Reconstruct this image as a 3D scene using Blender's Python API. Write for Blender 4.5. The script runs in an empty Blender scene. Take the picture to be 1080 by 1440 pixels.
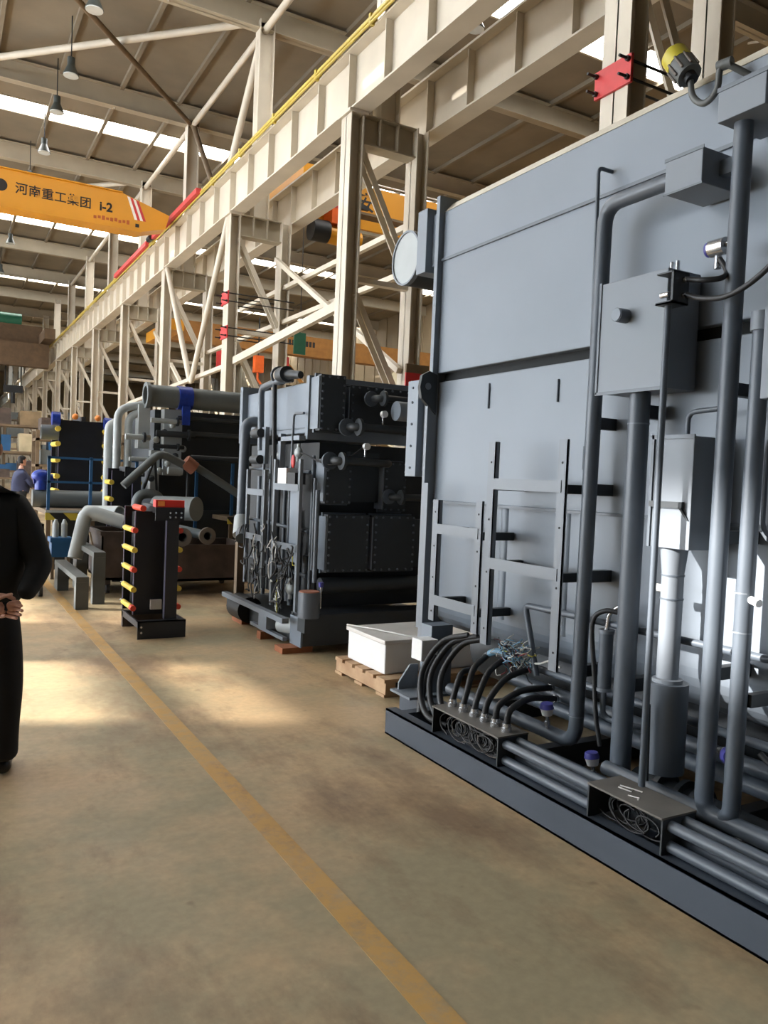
import bpy, math, random
from mathutils import Vector as V, Matrix
random.seed(7)
scn = bpy.context.scene
COL = scn.collection

# ------------------------------------------------------------------ camera
F = 1120.0                                   # focal length in pixels of a 1080 x 1440 frame
yc = V((-630.0, -70.0, F)).normalized()      # hall axis seen by the camera (x right, y down, z forward)
dn = V((-0.042, 1.0, -(-0.042 * yc.x + yc.y) / yc.z)).normalized()
xc = dn.cross(yc)
right = V((xc.x, yc.x, -dn.x)); down = V((xc.y, yc.y, -dn.y)); fwd = V((xc.z, yc.z, -dn.z))
cam_d = bpy.data.cameras.new('camera'); cam = bpy.data.objects.new('camera', cam_d); COL.objects.link(cam)
cam_d.sensor_fit = 'VERTICAL'; cam_d.sensor_height = 36.0; cam_d.lens = F / 1440.0 * 36.0
cam_d.clip_start = 0.05; cam_d.clip_end = 400
mw = Matrix.Identity(4)
for i in range(3):
    mw[i][0] = right[i]; mw[i][1] = -down[i]; mw[i][2] = -fwd[i]
mw[2][3] = 1.5
cam.matrix_world = mw
scn.camera = cam

# ------------------------------------------------------------------ light
SKYLIGHT_E = 14.0        # roof lights
WALLFILL_E = 7.0        # glowing band added high on the unseen left wall for side light
LOWFILL_E = 16.0        # low glowing panes added on the unseen left wall, lighting aisle-facing sides
SUN_E = 16.0
scn.view_settings.view_transform = 'Standard'; scn.view_settings.look = 'None'
scn.view_settings.gamma = 1.0; scn.view_settings.use_curve_mapping = False
scn.view_settings.exposure = 0.42
w = bpy.data.worlds.new('sky'); scn.world = w; w.use_nodes = True
bg = w.node_tree.nodes['Background']; bg.inputs[0].default_value = (0.72, 0.85, 1.0, 1); bg.inputs[1].default_value = 8.0
sun_d = bpy.data.lights.new('sun', 'SUN'); sun = bpy.data.objects.new('sun', sun_d); COL.objects.link(sun)
sun_d.energy = SUN_E; sun_d.color = (1.0, 0.95, 0.89); sun_d.angle = math.radians(0.9)
TE = 0.45
sd = V((0.929, -0.37, -TE)).normalized()
sun.rotation_euler = sd.to_track_quat('-Z', 'Y').to_euler(); sun.location = (-30, 12, 20)

# ------------------------------------------------------------------ materials
def lin(c):
    def f(u):
        u /= 255.0
        return u / 12.92 if u <= 0.04045 else ((u + 0.055) / 1.055) ** 2.4
    return (f(c[0]), f(c[1]), f(c[2]), 1.0)
def mat(name, rgb, rough=0.5, metal=0.0, var=0.10, scale=4.0, bump=0.0, spec=0.5, rgb2=None, bscale=40.0):
    m = bpy.data.materials.new(name); m.use_nodes = True
    nt = m.node_tree; b = nt.nodes['Principled BSDF']
    b.inputs['Roughness'].default_value = rough; b.inputs['Metallic'].default_value = metal
    b.inputs['Specular IOR Level'].default_value = spec
    c = lin(rgb)
    tc = nt.nodes.new('ShaderNodeTexCoord')
    nz = nt.nodes.new('ShaderNodeTexNoise'); nz.inputs['Scale'].default_value = scale; nz.inputs['Detail'].default_value = 5
    nt.links.new(tc.outputs['Object'], nz.inputs['Vector'])
    rp = nt.nodes.new('ShaderNodeValToRGB')
    rp.color_ramp.elements[0].position = 0.3; rp.color_ramp.elements[1].position = 0.7
    c2 = lin(rgb2) if rgb2 else tuple(min(1, x * (1 + var)) for x in c[:3]) + (1,)
    c1 = c if rgb2 else tuple(x * (1 - var) for x in c[:3]) + (1,)
    rp.color_ramp.elements[0].color = c1; rp.color_ramp.elements[1].color = c2
    nt.links.new(nz.outputs['Fac'], rp.inputs['Fac']); nt.links.new(rp.outputs['Color'], b.inputs['Base Color'])
    if bump:
        n2 = nt.nodes.new('ShaderNodeTexNoise'); n2.inputs['Scale'].default_value = bscale
        nt.links.new(tc.outputs['Object'], n2.inputs['Vector'])
        bp = nt.nodes.new('ShaderNodeBump'); bp.inputs['Strength'].default_value = bump; bp.inputs['Distance'].default_value = 0.01
        nt.links.new(n2.outputs['Fac'], bp.inputs['Height']); nt.links.new(bp.outputs['Normal'], b.inputs['Normal'])
    return m
def emis(name, rgb, e):
    m = bpy.data.materials.new(name); m.use_nodes = True; nt = m.node_tree
    nt.nodes.remove(nt.nodes['Principled BSDF'])
    em = nt.nodes.new('ShaderNodeEmission'); em.inputs[0].default_value = (*rgb, 1); em.inputs[1].default_value = e
    nt.links.new(em.outputs[0], nt.nodes['Material Output'].inputs[0])
    return m
M = dict(
    panel=mat('panel_paint', (120, 129, 139), 0.42, var=0.05, scale=1.5, bump=0.02, bscale=3),
    pipe=mat('pipe_paint', (86, 94, 103), 0.38, var=0.06, scale=3),
    skid=mat('skid_paint', (67, 75, 85), 0.5, var=0.08, scale=2),
    dark=mat('charcoal_shade_paint', (46, 51, 55), 0.5, var=0.12, scale=3),  # dark paint, also used for shaded grey paint on the middle machine's end
    box=mat('box_paint', (117, 124, 132), 0.42, var=0.04, scale=2),
    core=mat('core_shade_black', (33, 36, 38), 0.6), gap=mat('gap_black', (20, 24, 25), 0.8),
    cream_strip=mat('cream_strip', (214, 205, 186), 0.6),
    black=mat('black_rubber', (24, 24, 25), 0.55),
    hose=mat('black_hose', (33, 34, 36), 0.5),
    chrome=mat('bright_metal', (205, 206, 208), 0.25, metal=0.8),
    white=mat('white_plastic', (228, 228, 226), 0.45),
    bluecap=mat('blue_cap', (72, 72, 150), 0.4),
    tray=mat('tray_top', (108, 104, 98), 0.6, var=0.15, scale=8),
    chalk=mat('white_chalk', (215, 212, 205), 0.9),
    wire_w=mat('wire_white', (214, 214, 210), 0.5), wire_b=mat('wire_blue', (110, 150, 176), 0.5),
    wire_r=mat('wire_red', (120, 40, 44), 0.5), wire_k=mat('wire_black', (26, 26, 26), 0.5), wire_y=mat('wire_yellow', (190, 180, 60), 0.5),
    cream=mat('cream_steel', (202, 192, 174), 0.55, var=0.10, scale=1.2, bump=0.02),
    cream2=mat('roof_steel', (172, 161, 140), 0.6, var=0.10, scale=1.0),
    roof=mat('roof_sheet', (128, 117, 99), 0.8, var=0.16, scale=0.7),
    wallp=mat('wall_sheet', (136, 120, 94), 0.7, var=0.08, scale=0.8),
    yrail=mat('rail_yellow', (186, 164, 72), 0.5), crane=mat('crane_yellow', (208, 142, 28), 0.42, var=0.08, scale=1.0),
    red=mat('red_paint', (196, 54, 54), 0.5, var=0.12, scale=6), orange=mat('orange_paint', (226, 98, 30), 0.5),
    browncrane=mat('brown_crane', (92, 70, 46), 0.7, var=0.2), farcrane=mat('far_crane_brown', (150, 102, 44), 0.7, var=0.15), green=mat('green_paint', (32, 96, 70), 0.5),
    ink=mat('lettering_black', (30, 26, 22), 0.6), inkred=mat('lettering_red', (168, 84, 30), 0.6),
    whitepaint=mat('white_paint', (235, 228, 218), 0.6),
    navy=mat('navy_black', (20, 22, 30), 0.45, var=0.2), hxframe=mat('exchanger_frame', (34, 35, 40), 0.45),
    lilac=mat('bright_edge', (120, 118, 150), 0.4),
    sleeve=mat('yellow_sleeve', (226, 196, 74), 0.45, var=0.15, scale=20), tip=mat('red_tip', (222, 70, 44), 0.5),
    label=mat('red_label', (214, 46, 34), 0.5), labelor=mat('orange_label', (250, 150, 70), 0.5),
    cartrust=mat('rust_steel', (88, 74, 66), 0.75, rgb2=(62, 52, 46), scale=5), flange=mat('raw_flange', (112, 104, 96), 0.6, var=0.2, scale=6),
    lightpipe=mat('grey_primer_pipe', (168, 174, 174), 0.45, var=0.06), midpipe=mat('mid_grey_pipe', (98, 104, 104), 0.5),
    bluerail=mat('blue_rail', (34, 84, 128), 0.5), bluewrap=mat('blue_wrap', (24, 54, 150), 0.35, var=0.3, scale=14),
    crate=mat('white_crate', (226, 226, 224), 0.5, var=0.05), crate_lid=mat('plastic_wrap', (214, 210, 204), 0.3, var=0.1, scale=5),
    wood=mat('pallet_wood', (196, 164, 128), 0.8, rgb2=(160, 124, 90), scale=6, bump=0.1), woodblock=mat('wood_block', (150, 92, 58), 0.8, var=0.2),
    beamgrey=mat('beam_grey', (86, 89, 87), 0.55), tarp=mat('cyan_tarp', (150, 214, 214), 0.5, var=0.15, scale=12),
    cardboard=mat('cardboard', (176, 132, 100), 0.8), caster=mat('caster_rubber', (46, 44, 44), 0.6), beacon=mat('beacon_yellow', (196, 182, 60), 0.4),
    beacon_g=mat('beacon_grey', (92, 94, 92), 0.5), rustpipe=mat('rust_cap', (150, 96, 74), 0.8),
    skin=mat('skin', (206, 156, 134), 0.55, var=0.05), jacket=mat('black_jacket', (22, 23, 24), 0.8, var=0.2, scale=10, bump=0.2, bscale=14),
    trousers=mat('black_trousers', (20, 20, 21), 0.85, var=0.2, scale=8), shoe=mat('black_shoe', (14, 14, 15), 0.35), hair=mat('black_hair', (18, 16, 15), 0.7),
    overall=mat('navy_overall', (50, 56, 84), 0.8, var=0.2), brownsteel=mat('brown_steel', (110, 92, 70), 0.7, var=0.2),
    lampshade=mat('lamp_shade', (70, 76, 74), 0.4), lampglass=mat('lamp_glass', (200, 204, 200), 0.2),
    sleeper=mat('far_clutter', (132, 112, 84), 0.8, var=0.3, scale=2), clutter2=mat('far_clutter_pale', (186, 172, 140), 0.8, var=0.2, scale=2),
    skyl=emis('skylight_daylight', (1.0, 0.985, 0.95), SKYLIGHT_E), band=emis('added_wall_glow', (0.90, 0.95, 1.0), WALLFILL_E), lowfill=emis('added_low_glow', (0.90, 0.95, 1.0), LOWFILL_E),
    sidewall=mat('side_wall_sheet', (96, 92, 86), 0.8),
)
# clear window glass that lets the sun through
g = bpy.data.materials.new('window_glass'); g.use_nodes = True; nt = g.node_tree
nt.nodes.remove(nt.nodes['Principled BSDF'])
tr = nt.nodes.new('ShaderNodeBsdfTransparent'); gl = nt.nodes.new('ShaderNodeBsdfGlossy'); gl.inputs['Roughness'].default_value = 0.05
mx = nt.nodes.new('ShaderNodeMixShader'); mx.inputs[0].default_value = 0.06
nt.links.new(tr.outputs[0], mx.inputs[1]); nt.links.new(gl.outputs[0], mx.inputs[2]); nt.links.new(mx.outputs[0], nt.nodes['Material Output'].inputs[0])
M['glass'] = g
# worn concrete floor
def floor_mat(name, yellow=False):
    m = bpy.data.materials.new(name); m.use_nodes = True; nt = m.node_tree; b = nt.nodes['Principled BSDF']
    tc = nt.nodes.new('ShaderNodeTexCoord')
    def noise(s, d=6, r=0.6, stretch=None):
        n = nt.nodes.new('ShaderNodeTexNoise'); n.inputs['Scale'].default_value = s; n.inputs['Detail'].default_value = d; n.inputs['Roughness'].default_value = r
        if stretch:
            mp = nt.nodes.new('ShaderNodeMapping'); mp.inputs['Scale'].default_value = stretch
            nt.links.new(tc.outputs['Object'], mp.inputs['Vector']); nt.links.new(mp.outputs['Vector'], n.inputs['Vector'])
        else:
            nt.links.new(tc.outputs['Object'], n.inputs['Vector'])
        return n
    def ramp(n, p0, c0, p1, c1):
        r = nt.nodes.new('ShaderNodeValToRGB'); e = r.color_ramp.elements
        e[0].position = p0; e[0].color = c0; e[1].position = p1; e[1].color = c1
        nt.links.new(n.outputs['Fac'], r.inputs['Fac']); return r
    def mix(fac, a, bb):
        x = nt.nodes.new('ShaderNodeMix'); x.data_type = 'RGBA'
        nt.links.new(fac, x.inputs[0]); nt.links.new(a, x.inputs[6])
        if isinstance(bb, tuple): x.inputs[7].default_value = bb
        else: nt.links.new(bb, x.inputs[7])
        return x.outputs[2]
    base = ramp(noise(0.7, 7, 0.65), 0.42, lin((160, 146, 114)), 0.58, lin((194, 164, 124)))
    st = ramp(noise(1.1, 8, 0.7, (1.0, 0.45, 1)), 0.49, (0, 0, 0, 1), 0.64, (0.85, 0.85, 0.85, 1))
    c = mix(st.outputs[0], base.outputs[0], lin((128, 102, 76)))
    fine = ramp(noise(24, 4), 0.35, (0.9, 0.9, 0.9, 1), 0.7, (1.05, 1.05, 1.05, 1))
    mu = nt.nodes.new('ShaderNodeMix'); mu.data_type = 'RGBA'; mu.blend_type = 'MULTIPLY'; mu.inputs[0].default_value = 1.0
    nt.links.new(c, mu.inputs[6]); nt.links.new(fine.outputs[0], mu.inputs[7]); c = mu.outputs[2]
    sp = ramp(noise(7, 2, 0.5), 0.70, (0, 0, 0, 1), 0.78, (0.5, 0.5, 0.5, 1))
    c = mix(sp.outputs[0], c, lin((96, 74, 56)))
    if yellow:
        wr = ramp(noise(9, 8, 0.75), 0.45, (0.9, 0.9, 0.9, 1), 0.66, (0.2, 0.2, 0.2, 1))
        c = mix(wr.outputs[0], c, lin((198, 152, 78)))
    nt.links.new(c, b.inputs['Base Color'])
    rr = ramp(noise(2.0), 0.3, (0.42, 0.42, 0.42, 1), 0.7, (0.6, 0.6, 0.6, 1))
    nt.links.new(rr.outputs[0], b.inputs['Roughness'])
    return m
M['floor'] = floor_mat('worn_concrete'); M['yline'] = floor_mat('worn_yellow_line', True)
# yellow and black hazard stripes
hz = bpy.data.materials.new('hazard_stripes'); hz.use_nodes = True; nt = hz.node_tree; b = nt.nodes['Principled BSDF']
tc = nt.nodes.new('ShaderNodeTexCoord'); wv = nt.nodes.new('ShaderNodeTexWave'); wv.bands_direction = 'DIAGONAL'; wv.inputs['Scale'].default_value = 1.7
rp = nt.nodes.new('ShaderNodeValToRGB'); rp.color_ramp.interpolation = 'CONSTANT'
rp.color_ramp.elements[0].color = lin((24, 24, 22)); rp.color_ramp.elements[1].color = lin((196, 176, 60)); rp.color_ramp.elements[1].position = 0.5
nt.links.new(tc.outputs['Object'], wv.inputs['Vector']); nt.links.new(wv.outputs['Fac'], rp.inputs['Fac']); nt.links.new(rp.outputs['Color'], b.inputs['Base Color'])
M['hazard'] = hz

# ------------------------------------------------------------------ mesh helpers
ORI = {}
class MB:
    def __init__(s): s.v = []; s.f = []; s.sm = []
    def _add(s, vs, fs, smooth=False):
        o = len(s.v); s.v += [V(x) for x in vs]
        for f in fs: s.f.append([i + o for i in f]); s.sm.append(smooth)
        return s
    def hexa(s, p): return s._add(p, [(0, 3, 2, 1), (4, 5, 6, 7), (0, 1, 5, 4), (1, 2, 6, 5), (2, 3, 7, 6), (3, 0, 4, 7)])
    def box(s, x0, x1, y0, y1, z0, z1):
        return s.hexa([(x0, y0, z0), (x1, y0, z0), (x1, y1, z0), (x0, y1, z0), (x0, y0, z1), (x1, y0, z1), (x1, y1, z1), (x0, y1, z1)])
    def beam(s, p0, p1, wd, ht, up=(0, 0, 1)):
        p0 = V(p0); p1 = V(p1); d = (p1 - p0).normalized(); up = V(up)
        if abs(d.dot(up)) > 0.98: up = V((0, 1, 0))
        sd_ = d.cross(up).normalized() * wd / 2; u = sd_.cross(d).normalized() * ht / 2
        return s.hexa([p0 - sd_ - u, p0 + sd_ - u, p1 + sd_ - u, p1 - sd_ - u, p0 - sd_ + u, p0 + sd_ + u, p1 + sd_ + u, p1 - sd_ + u])
    def cyl(s, p0, p1, r, r2=None, n=16, caps=True):
        p0 = V(p0); p1 = V(p1); r2 = r if r2 is None else r2
        d = (p1 - p0).normalized(); a = d.cross(V((0, 0, 1)) if abs(d.z) < 0.9 else V((1, 0, 0))).normalized(); b = d.cross(a)
        ring = lambda c, q: [c + (a * math.cos(2 * math.pi * i / n) + b * math.sin(2 * math.pi * i / n)) * q for i in range(n)]
        A = ring(p0, r); B = ring(p1, r2)
        s._add(A + B, [(i, (i + 1) % n, n + (i + 1) % n, n + i) for i in range(n)], True)
        if caps: s._add(A, [tuple(range(n - 1, -1, -1))]); s._add(B, [tuple(range(n))])
        return s
    def hollow(s, p0, p1, r, ri, n=20):
        p0 = V(p0); p1 = V(p1); d = (p1 - p0).normalized()
        a = d.cross(V((0, 0, 1)) if abs(d.z) < 0.9 else V((1, 0, 0))).normalized(); b = d.cross(a)
        ring = lambda c, q: [c + (a * math.cos(2 * math.pi * i / n) + b * math.sin(2 * math.pi * i / n)) * q for i in range(n)]
        A, B, Ci, D = ring(p0, r), ring(p1, r), ring(p0, ri), ring(p1, ri)
        s._add(A + B, [(i, (i + 1) % n, n + (i + 1) % n, n + i) for i in range(n)], True)
        s._add(Ci + D, [(n + i, n + (i + 1) % n, (i + 1) % n, i) for i in range(n)], True)
        s._add(A + Ci, [(n + i, n + (i + 1) % n, (i + 1) % n, i) for i in range(n)])
        s._add(B + D, [(i, (i + 1) % n, n + (i + 1) % n, n + i) for i in range(n)])
        return s
    def tube(s, pts, r, bend=0.0, n=10, caps=True):
        pts = [V(p) for p in pts]
        if bend > 0 and len(pts) > 2:
            out = [pts[0]]
            for i in range(1, len(pts) - 1):
                p = pts[i]; a = pts[i - 1] - p; c = pts[i + 1] - p
                k = min(bend, a.length * 0.49, c.length * 0.49); a = p + a.normalized() * k; c = p + c.normalized() * k
                for t in range(7):
                    t /= 6; out.append(a * (1 - t) ** 2 + p * 2 * t * (1 - t) + c * t * t)
            out.append(pts[-1]); pts = out
        m = len(pts); T = []
        for i in range(m):
            d = pts[min(i + 1, m - 1)] - pts[max(i - 1, 0)]
            T.append(d.normalized() if d.length > 1e-9 else V((0, 0, 1)))
        a = T[0].cross(V((0, 0, 1)) if abs(T[0].z) < 0.9 else V((1, 0, 0))).normalized()
        rings = []
        for i in range(m):
            a = (a - T[i] * a.dot(T[i])).normalized(); b = T[i].cross(a)
            rr = r[i] if isinstance(r, (list, tuple)) else r
            rings.append([pts[i] + (a * math.cos(2 * math.pi * j / n) + b * math.sin(2 * math.pi * j / n)) * rr for j in range(n)])
        vs = [p for q in rings for p in q]
        s._add(vs, [(i * n + j, i * n + (j + 1) % n, (i + 1) * n + (j + 1) % n, (i + 1) * n + j) for i in range(m - 1) for j in range(n)], True)
        if caps: s._add(rings[0], [tuple(range(n - 1, -1, -1))]); s._add(rings[-1], [tuple(range(n))])
        return s
    def spline(s, pts, r, n=8, k=6):
        P_ = [V(p) for p in pts]; Q = [P_[0] * 2 - P_[1]] + P_ + [P_[-1] * 2 - P_[-2]]; out = []
        for i in range(1, len(Q) - 2):
            for t in range(k):
                t /= k; a, b, c, d = Q[i - 1], Q[i], Q[i + 1], Q[i + 2]
                out.append(0.5 * ((2 * b) + (c - a) * t + (2 * a - 5 * b + 4 * c - d) * t * t + (3 * b - a - 3 * c + d) * t ** 3))
        out.append(P_[-1]); return s.tube(out, r, 0, n)
    def prism(s, poly, ext):
        poly = [V(p) for p in poly]; n = len(poly); e = V(ext)
        return s._add(poly + [p + e for p in poly], [tuple(range(n - 1, -1, -1)), tuple(range(n, 2 * n))] + [(i, (i + 1) % n, n + (i + 1) % n, n + i) for i in range(n)])
    def ball(s, c, rx, ry=None, rz=None, n=14, m=8):
        ry = ry or rx; rz = rz or rx; c = V(c); vs = [c + V((0, 0, -rz))]
        for i in range(1, m):
            t = -math.pi / 2 + math.pi * i / m
            vs += [c + V((rx * math.cos(t) * math.cos(2 * math.pi * j / n), ry * math.cos(t) * math.sin(2 * math.pi * j / n), rz * math.sin(t))) for j in range(n)]
        vs.append(c + V((0, 0, rz))); fs = [(0, 1 + (j + 1) % n, 1 + j) for j in range(n)]
        for i in range(m - 2): fs += [(1 + i * n + j, 1 + i * n + (j + 1) % n, 1 + (i + 1) * n + (j + 1) % n, 1 + (i + 1) * n + j) for j in range(n)]
        L = len(vs) - 1; o = 1 + (m - 2) * n; fs += [(o + j, o + (j + 1) % n, L) for j in range(n)]
        return s._add(vs, fs, True)
    def ibeam(s, p0, p1, h, wd, tf, tw):
        p0 = V(p0); p1 = V(p1); d = (p1 - p0).normalized(); sd_ = d.cross(V((0, 0, 1))).normalized(); u = sd_.cross(d)
        s.beam(p0, p1, tw, h); s.beam(p0 + u * (h / 2 - tf / 2), p1 + u * (h / 2 - tf / 2), wd, tf); return s.beam(p0 - u * (h / 2 - tf / 2), p1 - u * (h / 2 - tf / 2), wd, tf)
    def mesh(s, name, material, o=(0, 0, 0)):
        o = V(o); me = bpy.data.meshes.new(name)
        me.from_pydata([tuple(p - o) for p in s.v], [], s.f); me.polygons.foreach_set('use_smooth', s.sm)
        me.materials.append(M[material]); me.update(); return me
def tag(o, label=None, cat=None, group=None, kind=None):
    if label: o['label'] = label
    if cat: o['category'] = cat
    if group: o['group'] = group
    if kind: o['kind'] = kind
    return o
def thing(name, label, cat, loc=(0, 0, 0), group=None):
    o = bpy.data.objects.new(name, None); o.empty_display_size = 0.1; COL.objects.link(o); o.location = loc; ORI[o.name] = V(loc)
    return tag(o, label, cat, group)
def part(name, mb, material, parent, label=None, kind=None, bevel=0.0):
    org = ORI[parent.name]
    o = bpy.data.objects.new(name, mb.mesh(name, material, org)); COL.objects.link(o); o.parent = parent; ORI[o.name] = org
    if bevel:
        bv = o.modifiers.new('bevel', 'BEVEL'); bv.width = bevel; bv.segments = 2; bv.limit_method = 'ANGLE'
    return tag(o, label, kind=kind)
def solo(name, mb, material, label, cat, loc=(0, 0, 0), group=None, kind=None, bevel=0.0):
    o = bpy.data.objects.new(name, mb.mesh(name, material, loc)); COL.objects.link(o); o.location = loc; ORI[o.name] = V(loc)
    if bevel:
        bv = o.modifiers.new('bevel', 'BEVEL'); bv.width = bevel; bv.segments = 2; bv.limit_method = 'ANGLE'
    return tag(o, label, cat, group, kind)
def struct(name, mb, material, label=None):
    o = bpy.data.objects.new(name, mb.mesh(name, material)); COL.objects.link(o); ORI[o.name] = V((0, 0, 0))
    return tag(o, label, kind='structure')
def inst(name, me, loc, parent, rot=None):
    o = bpy.data.objects.new(name, me); COL.objects.link(o); o.parent = parent; o.location = V(loc) - ORI[parent.name]; ORI[o.name] = V(loc)
    if rot: o.rotation_euler = rot
    return o
def copy_tree(o, parent=None):
    c = o.copy(); COL.objects.link(c); c.parent = parent; ORI[c.name] = ORI[o.name].copy()
    for ch in o.children: copy_tree(ch, c)
    return c
def lettering(name, body, size, origin, xdir, ydir, material, parent, depth=0.004, bold=0.0):
    cu = bpy.data.curves.new(name, 'FONT'); cu.body = body; cu.size = size; cu.extrude = depth; cu.align_x = 'LEFT'; cu.offset = bold
    t = bpy.data.objects.new(name, cu); COL.objects.link(t)
    bpy.context.view_layer.update(); dg = bpy.context.evaluated_depsgraph_get()
    me = bpy.data.meshes.new_from_object(t.evaluated_get(dg)); bpy.data.objects.remove(t)
    me.materials.clear(); me.materials.append(M[material])
    o = bpy.data.objects.new(name, me); COL.objects.link(o); o.parent = parent
    X = V(xdir).normalized(); Yd = V(ydir).normalized(); Zd = X.cross(Yd); m = Matrix.Identity(4)
    for i in range(3):
        m[i][0] = X[i]; m[i][1] = Yd[i]; m[i][2] = Zd[i]; m[i][3] = origin[i] - ORI[parent.name][i]
    o.matrix_local = m; ORI[o.name] = V(origin); return o

# ================================================================== the hall
XL, XR, Y0, Y1, ZR = -12.0, 26.0, -16.0, 104.0, 12.35
struct('floor', MB().box(XL, XR, Y0, Y1, -0.2, 0.0), 'floor')
# roof: sheets between the transverse roof lights, purlins along the hall
strips = [14.9, 26.95, 39.0, 51.0, 63.0, 75.0, 87.0]; SW = 0.53
px_l = [XL + 0.4 + 1.6 * i for i in range(12)]; px_r = [6.9 + 1.6 * i for i in range(13)]
roof = None; ys = [Y0] + [e for s in strips for e in (s - SW, s + SW)] + [Y1]
rm = MB()
for i in range(0, len(ys), 2): rm.box(XL, XR, ys[i], ys[i + 1], ZR, ZR + 0.08)
roof = struct('ceiling', rm, 'roof')
pl = MB().box(-0.05, 0.05, Y0, Y1, ZR - 0.12, ZR).mesh('purlin', 'roof')
for x in px_l + px_r[1:]: inst('purlin', pl, (x, 0, 0), roof)
# each roof light is a row of panes between purlins
k = 0
for s_ in strips[:5]:
    for side, xs in ((0, px_l), (1, px_r)):
        k += 1
        fm = MB(); lo = XL if side == 0 else 6.4; hi = 6.4 if side == 0 else XR
        for yy in (s_ - SW, s_ + SW): fm.box(lo, hi, yy - 0.03, yy + 0.03, ZR - 0.03, ZR)
        wn = struct('window_%d' % k, fm, 'cream2', 'roof light strip with white translucent panes')
        edges = [lo] + [x for x in xs if lo + 0.3 < x < hi - 0.3] + [hi]
        for a, b_ in zip(edges[:-1], edges[1:]):
            part('pane', MB().box(a + 0.07, b_ - 0.07, s_ - SW + 0.03, s_ + SW - 0.03, ZR + 0.02, ZR + 0.05), 'skyl', wn)
# left wall: clear windows the sun comes through, an added glowing band above
rows_y = [(10.0 + 3.4 * i, 11.74 + 3.4 * i) for i in range(9)]
openings = [(a, b_, 3.2, 6.41) for a, b_ in rows_y] + [(a, b_, 6.59, 6.83) for a, b_ in rows_y] + [(5.2, 8.4, 7.9, 8.68)]
yb = sorted({Y0, Y1} | {o[0] for o in openings} | {o[1] for o in openings}); zb = sorted({0.0, 1.0, 3.0, 8.8, 11.6, ZR} | {o[2] for o in openings} | {o[3] for o in openings})
wm = MB()
for z0, z1 in zip(zb[:-1], zb[1:]):
    if z0 in (1.0, 8.8): continue
    run = None
    for y0, y1 in zip(yb[:-1], yb[1:]):
        cy, cz = (y0 + y1) / 2, (z0 + z1) / 2
        opn = any(o[0] < cy < o[1] and o[2] < cz < o[3] for o in openings)
        if not opn: run = (run[0], y1) if run else (y0, y1)
        if run and (opn or y1 == yb[-1]): wm.box(XL - 0.25, XL, run[0], run[1], z0, z1); run = None
wm.box(XL - 0.25, XL, Y0, 3.0, 8.8, 11.6); wm.box(XL - 0.25, XL, Y0, 5.0, 1.0, 3.0); wm.box(XL - 0.25, XL, 45.0, Y1, 8.8, 11.6); wm.box(XL - 0.25, XL, 30.5, Y1, 1.0, 3.0)
wl = struct('wall_left', wm, 'sidewall')
for o in openings:
    k += 1
    m = MB(); y0, y1, z0, z1 = o
    for a, b_, c, d in ((y0, y0 + 0.04, z0, z1), (y1 - 0.04, y1, z0, z1), (y0, y1, z0, z0 + 0.03), (y0, y1, z1 - 0.03, z1)): m.box(XL - 0.2, XL - 0.1, a, b_, c, d)
    wn = struct('window_%d' % k, m, 'cream2'); part('pane', MB().box(XL - 0.155, XL - 0.145, y0, y1, z0, z1), 'glass', wn)
k += 1
m = MB(); yy = 3.0
while yy < 45.5: m.box(XL - 0.12, XL - 0.02, yy - 0.04, yy + 0.04, 8.8, 11.6); yy += 3.0
wn = struct('window_%d' % k, m, 'cream2', 'added glowing band high in the unseen side wall')
yy = 3.0
while yy < 45.0: part('pane', MB().box(XL - 0.09, XL - 0.05, yy + 0.04, yy + 2.96, 8.8, 11.6), 'band', wn); yy += 3.0
k += 1
m = MB(); yy = 5.0
while yy < 30.5: m.box(XL - 0.12, XL - 0.02, yy - 0.04, yy + 0.04, 1.0, 3.0); yy += 1.7
wn = struct('window_%d' % k, m, 'cream2', 'added row of low glowing panes in the unseen side wall')
yy = 5.0
while yy < 30.4: part('pane', MB().box(XL - 0.09, XL - 0.05, yy + 0.04, yy + 1.66, 1.0, 3.0), 'lowfill', wn); yy += 1.7
struct('wall_right', MB().box(XR, XR + 0.25, Y0, Y1, 0, ZR), 'wallp')
rib = MB().box(-0.04, 0.04, -0.35, 0.35, 0, ZR).mesh('wall_rib', 'wallp')
wr = bpy.data.objects['wall_right']
for i in range(60): inst('wall_rib', rib, (XR - 0.02, 14 + 1.5 * i, 0), wr)
struct('wall_far', MB().box(XL, XR, Y1, Y1 + 0.25, 0, ZR), 'wallp')
struct('wall_back', MB().box(XL, XR, Y0 - 0.25, Y0, 0, ZR), 'sidewall')
solo('floor_line', MB().box(1.215, 1.315, -8, 40, 0.0005, 0.0025), 'yline', 'worn yellow line painted along the concrete aisle floor', 'floor line', (1.27, 4, 0.0005))

# ---- crane runway girders
FR = [5.9 + 6.0 * i for i in range(0, 16)]           # frame lines
def girder(x, side, label):
    gth = thing('crane_girder', label, 'girder', (x, 40, 7.45), 'crane runway girders')
    part('web', MB().box(x + 0.13, x + 0.16, -10, 100, 7.48, 8.38), 'cream', gth)
    part('bottom_flange', MB().box(x - 0.02, x + 0.31, -10, 100, 7.45, 7.48), 'cream', gth)
    part('top_flange', MB().box(x - 0.05, x + 0.34, -10, 100, 8.38, 8.42), 'cream', gth)
    part('rail', MB().box(x + 0.10, x + 0.18, -10, 100, 8.42, 8.54), 'brownsteel', gth)
    sm = MB().box(x, x + 0.29, -0.012, 0.012, 7.48, 8.38).mesh('stiffener', 'cream')
    for i in range(46):
        yy = 5.9 + 1.2 * i - 2.4
        inst('stiffener', sm, (0, yy, 0), gth)
    return gth
g1 = girder(5.72, -1, 'cream steel crane girder along the near bay with yellow conductor bars on top')
g2 = girder(7.22, 1, 'cream steel crane girder of the bay behind, behind the nearer girder')
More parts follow.
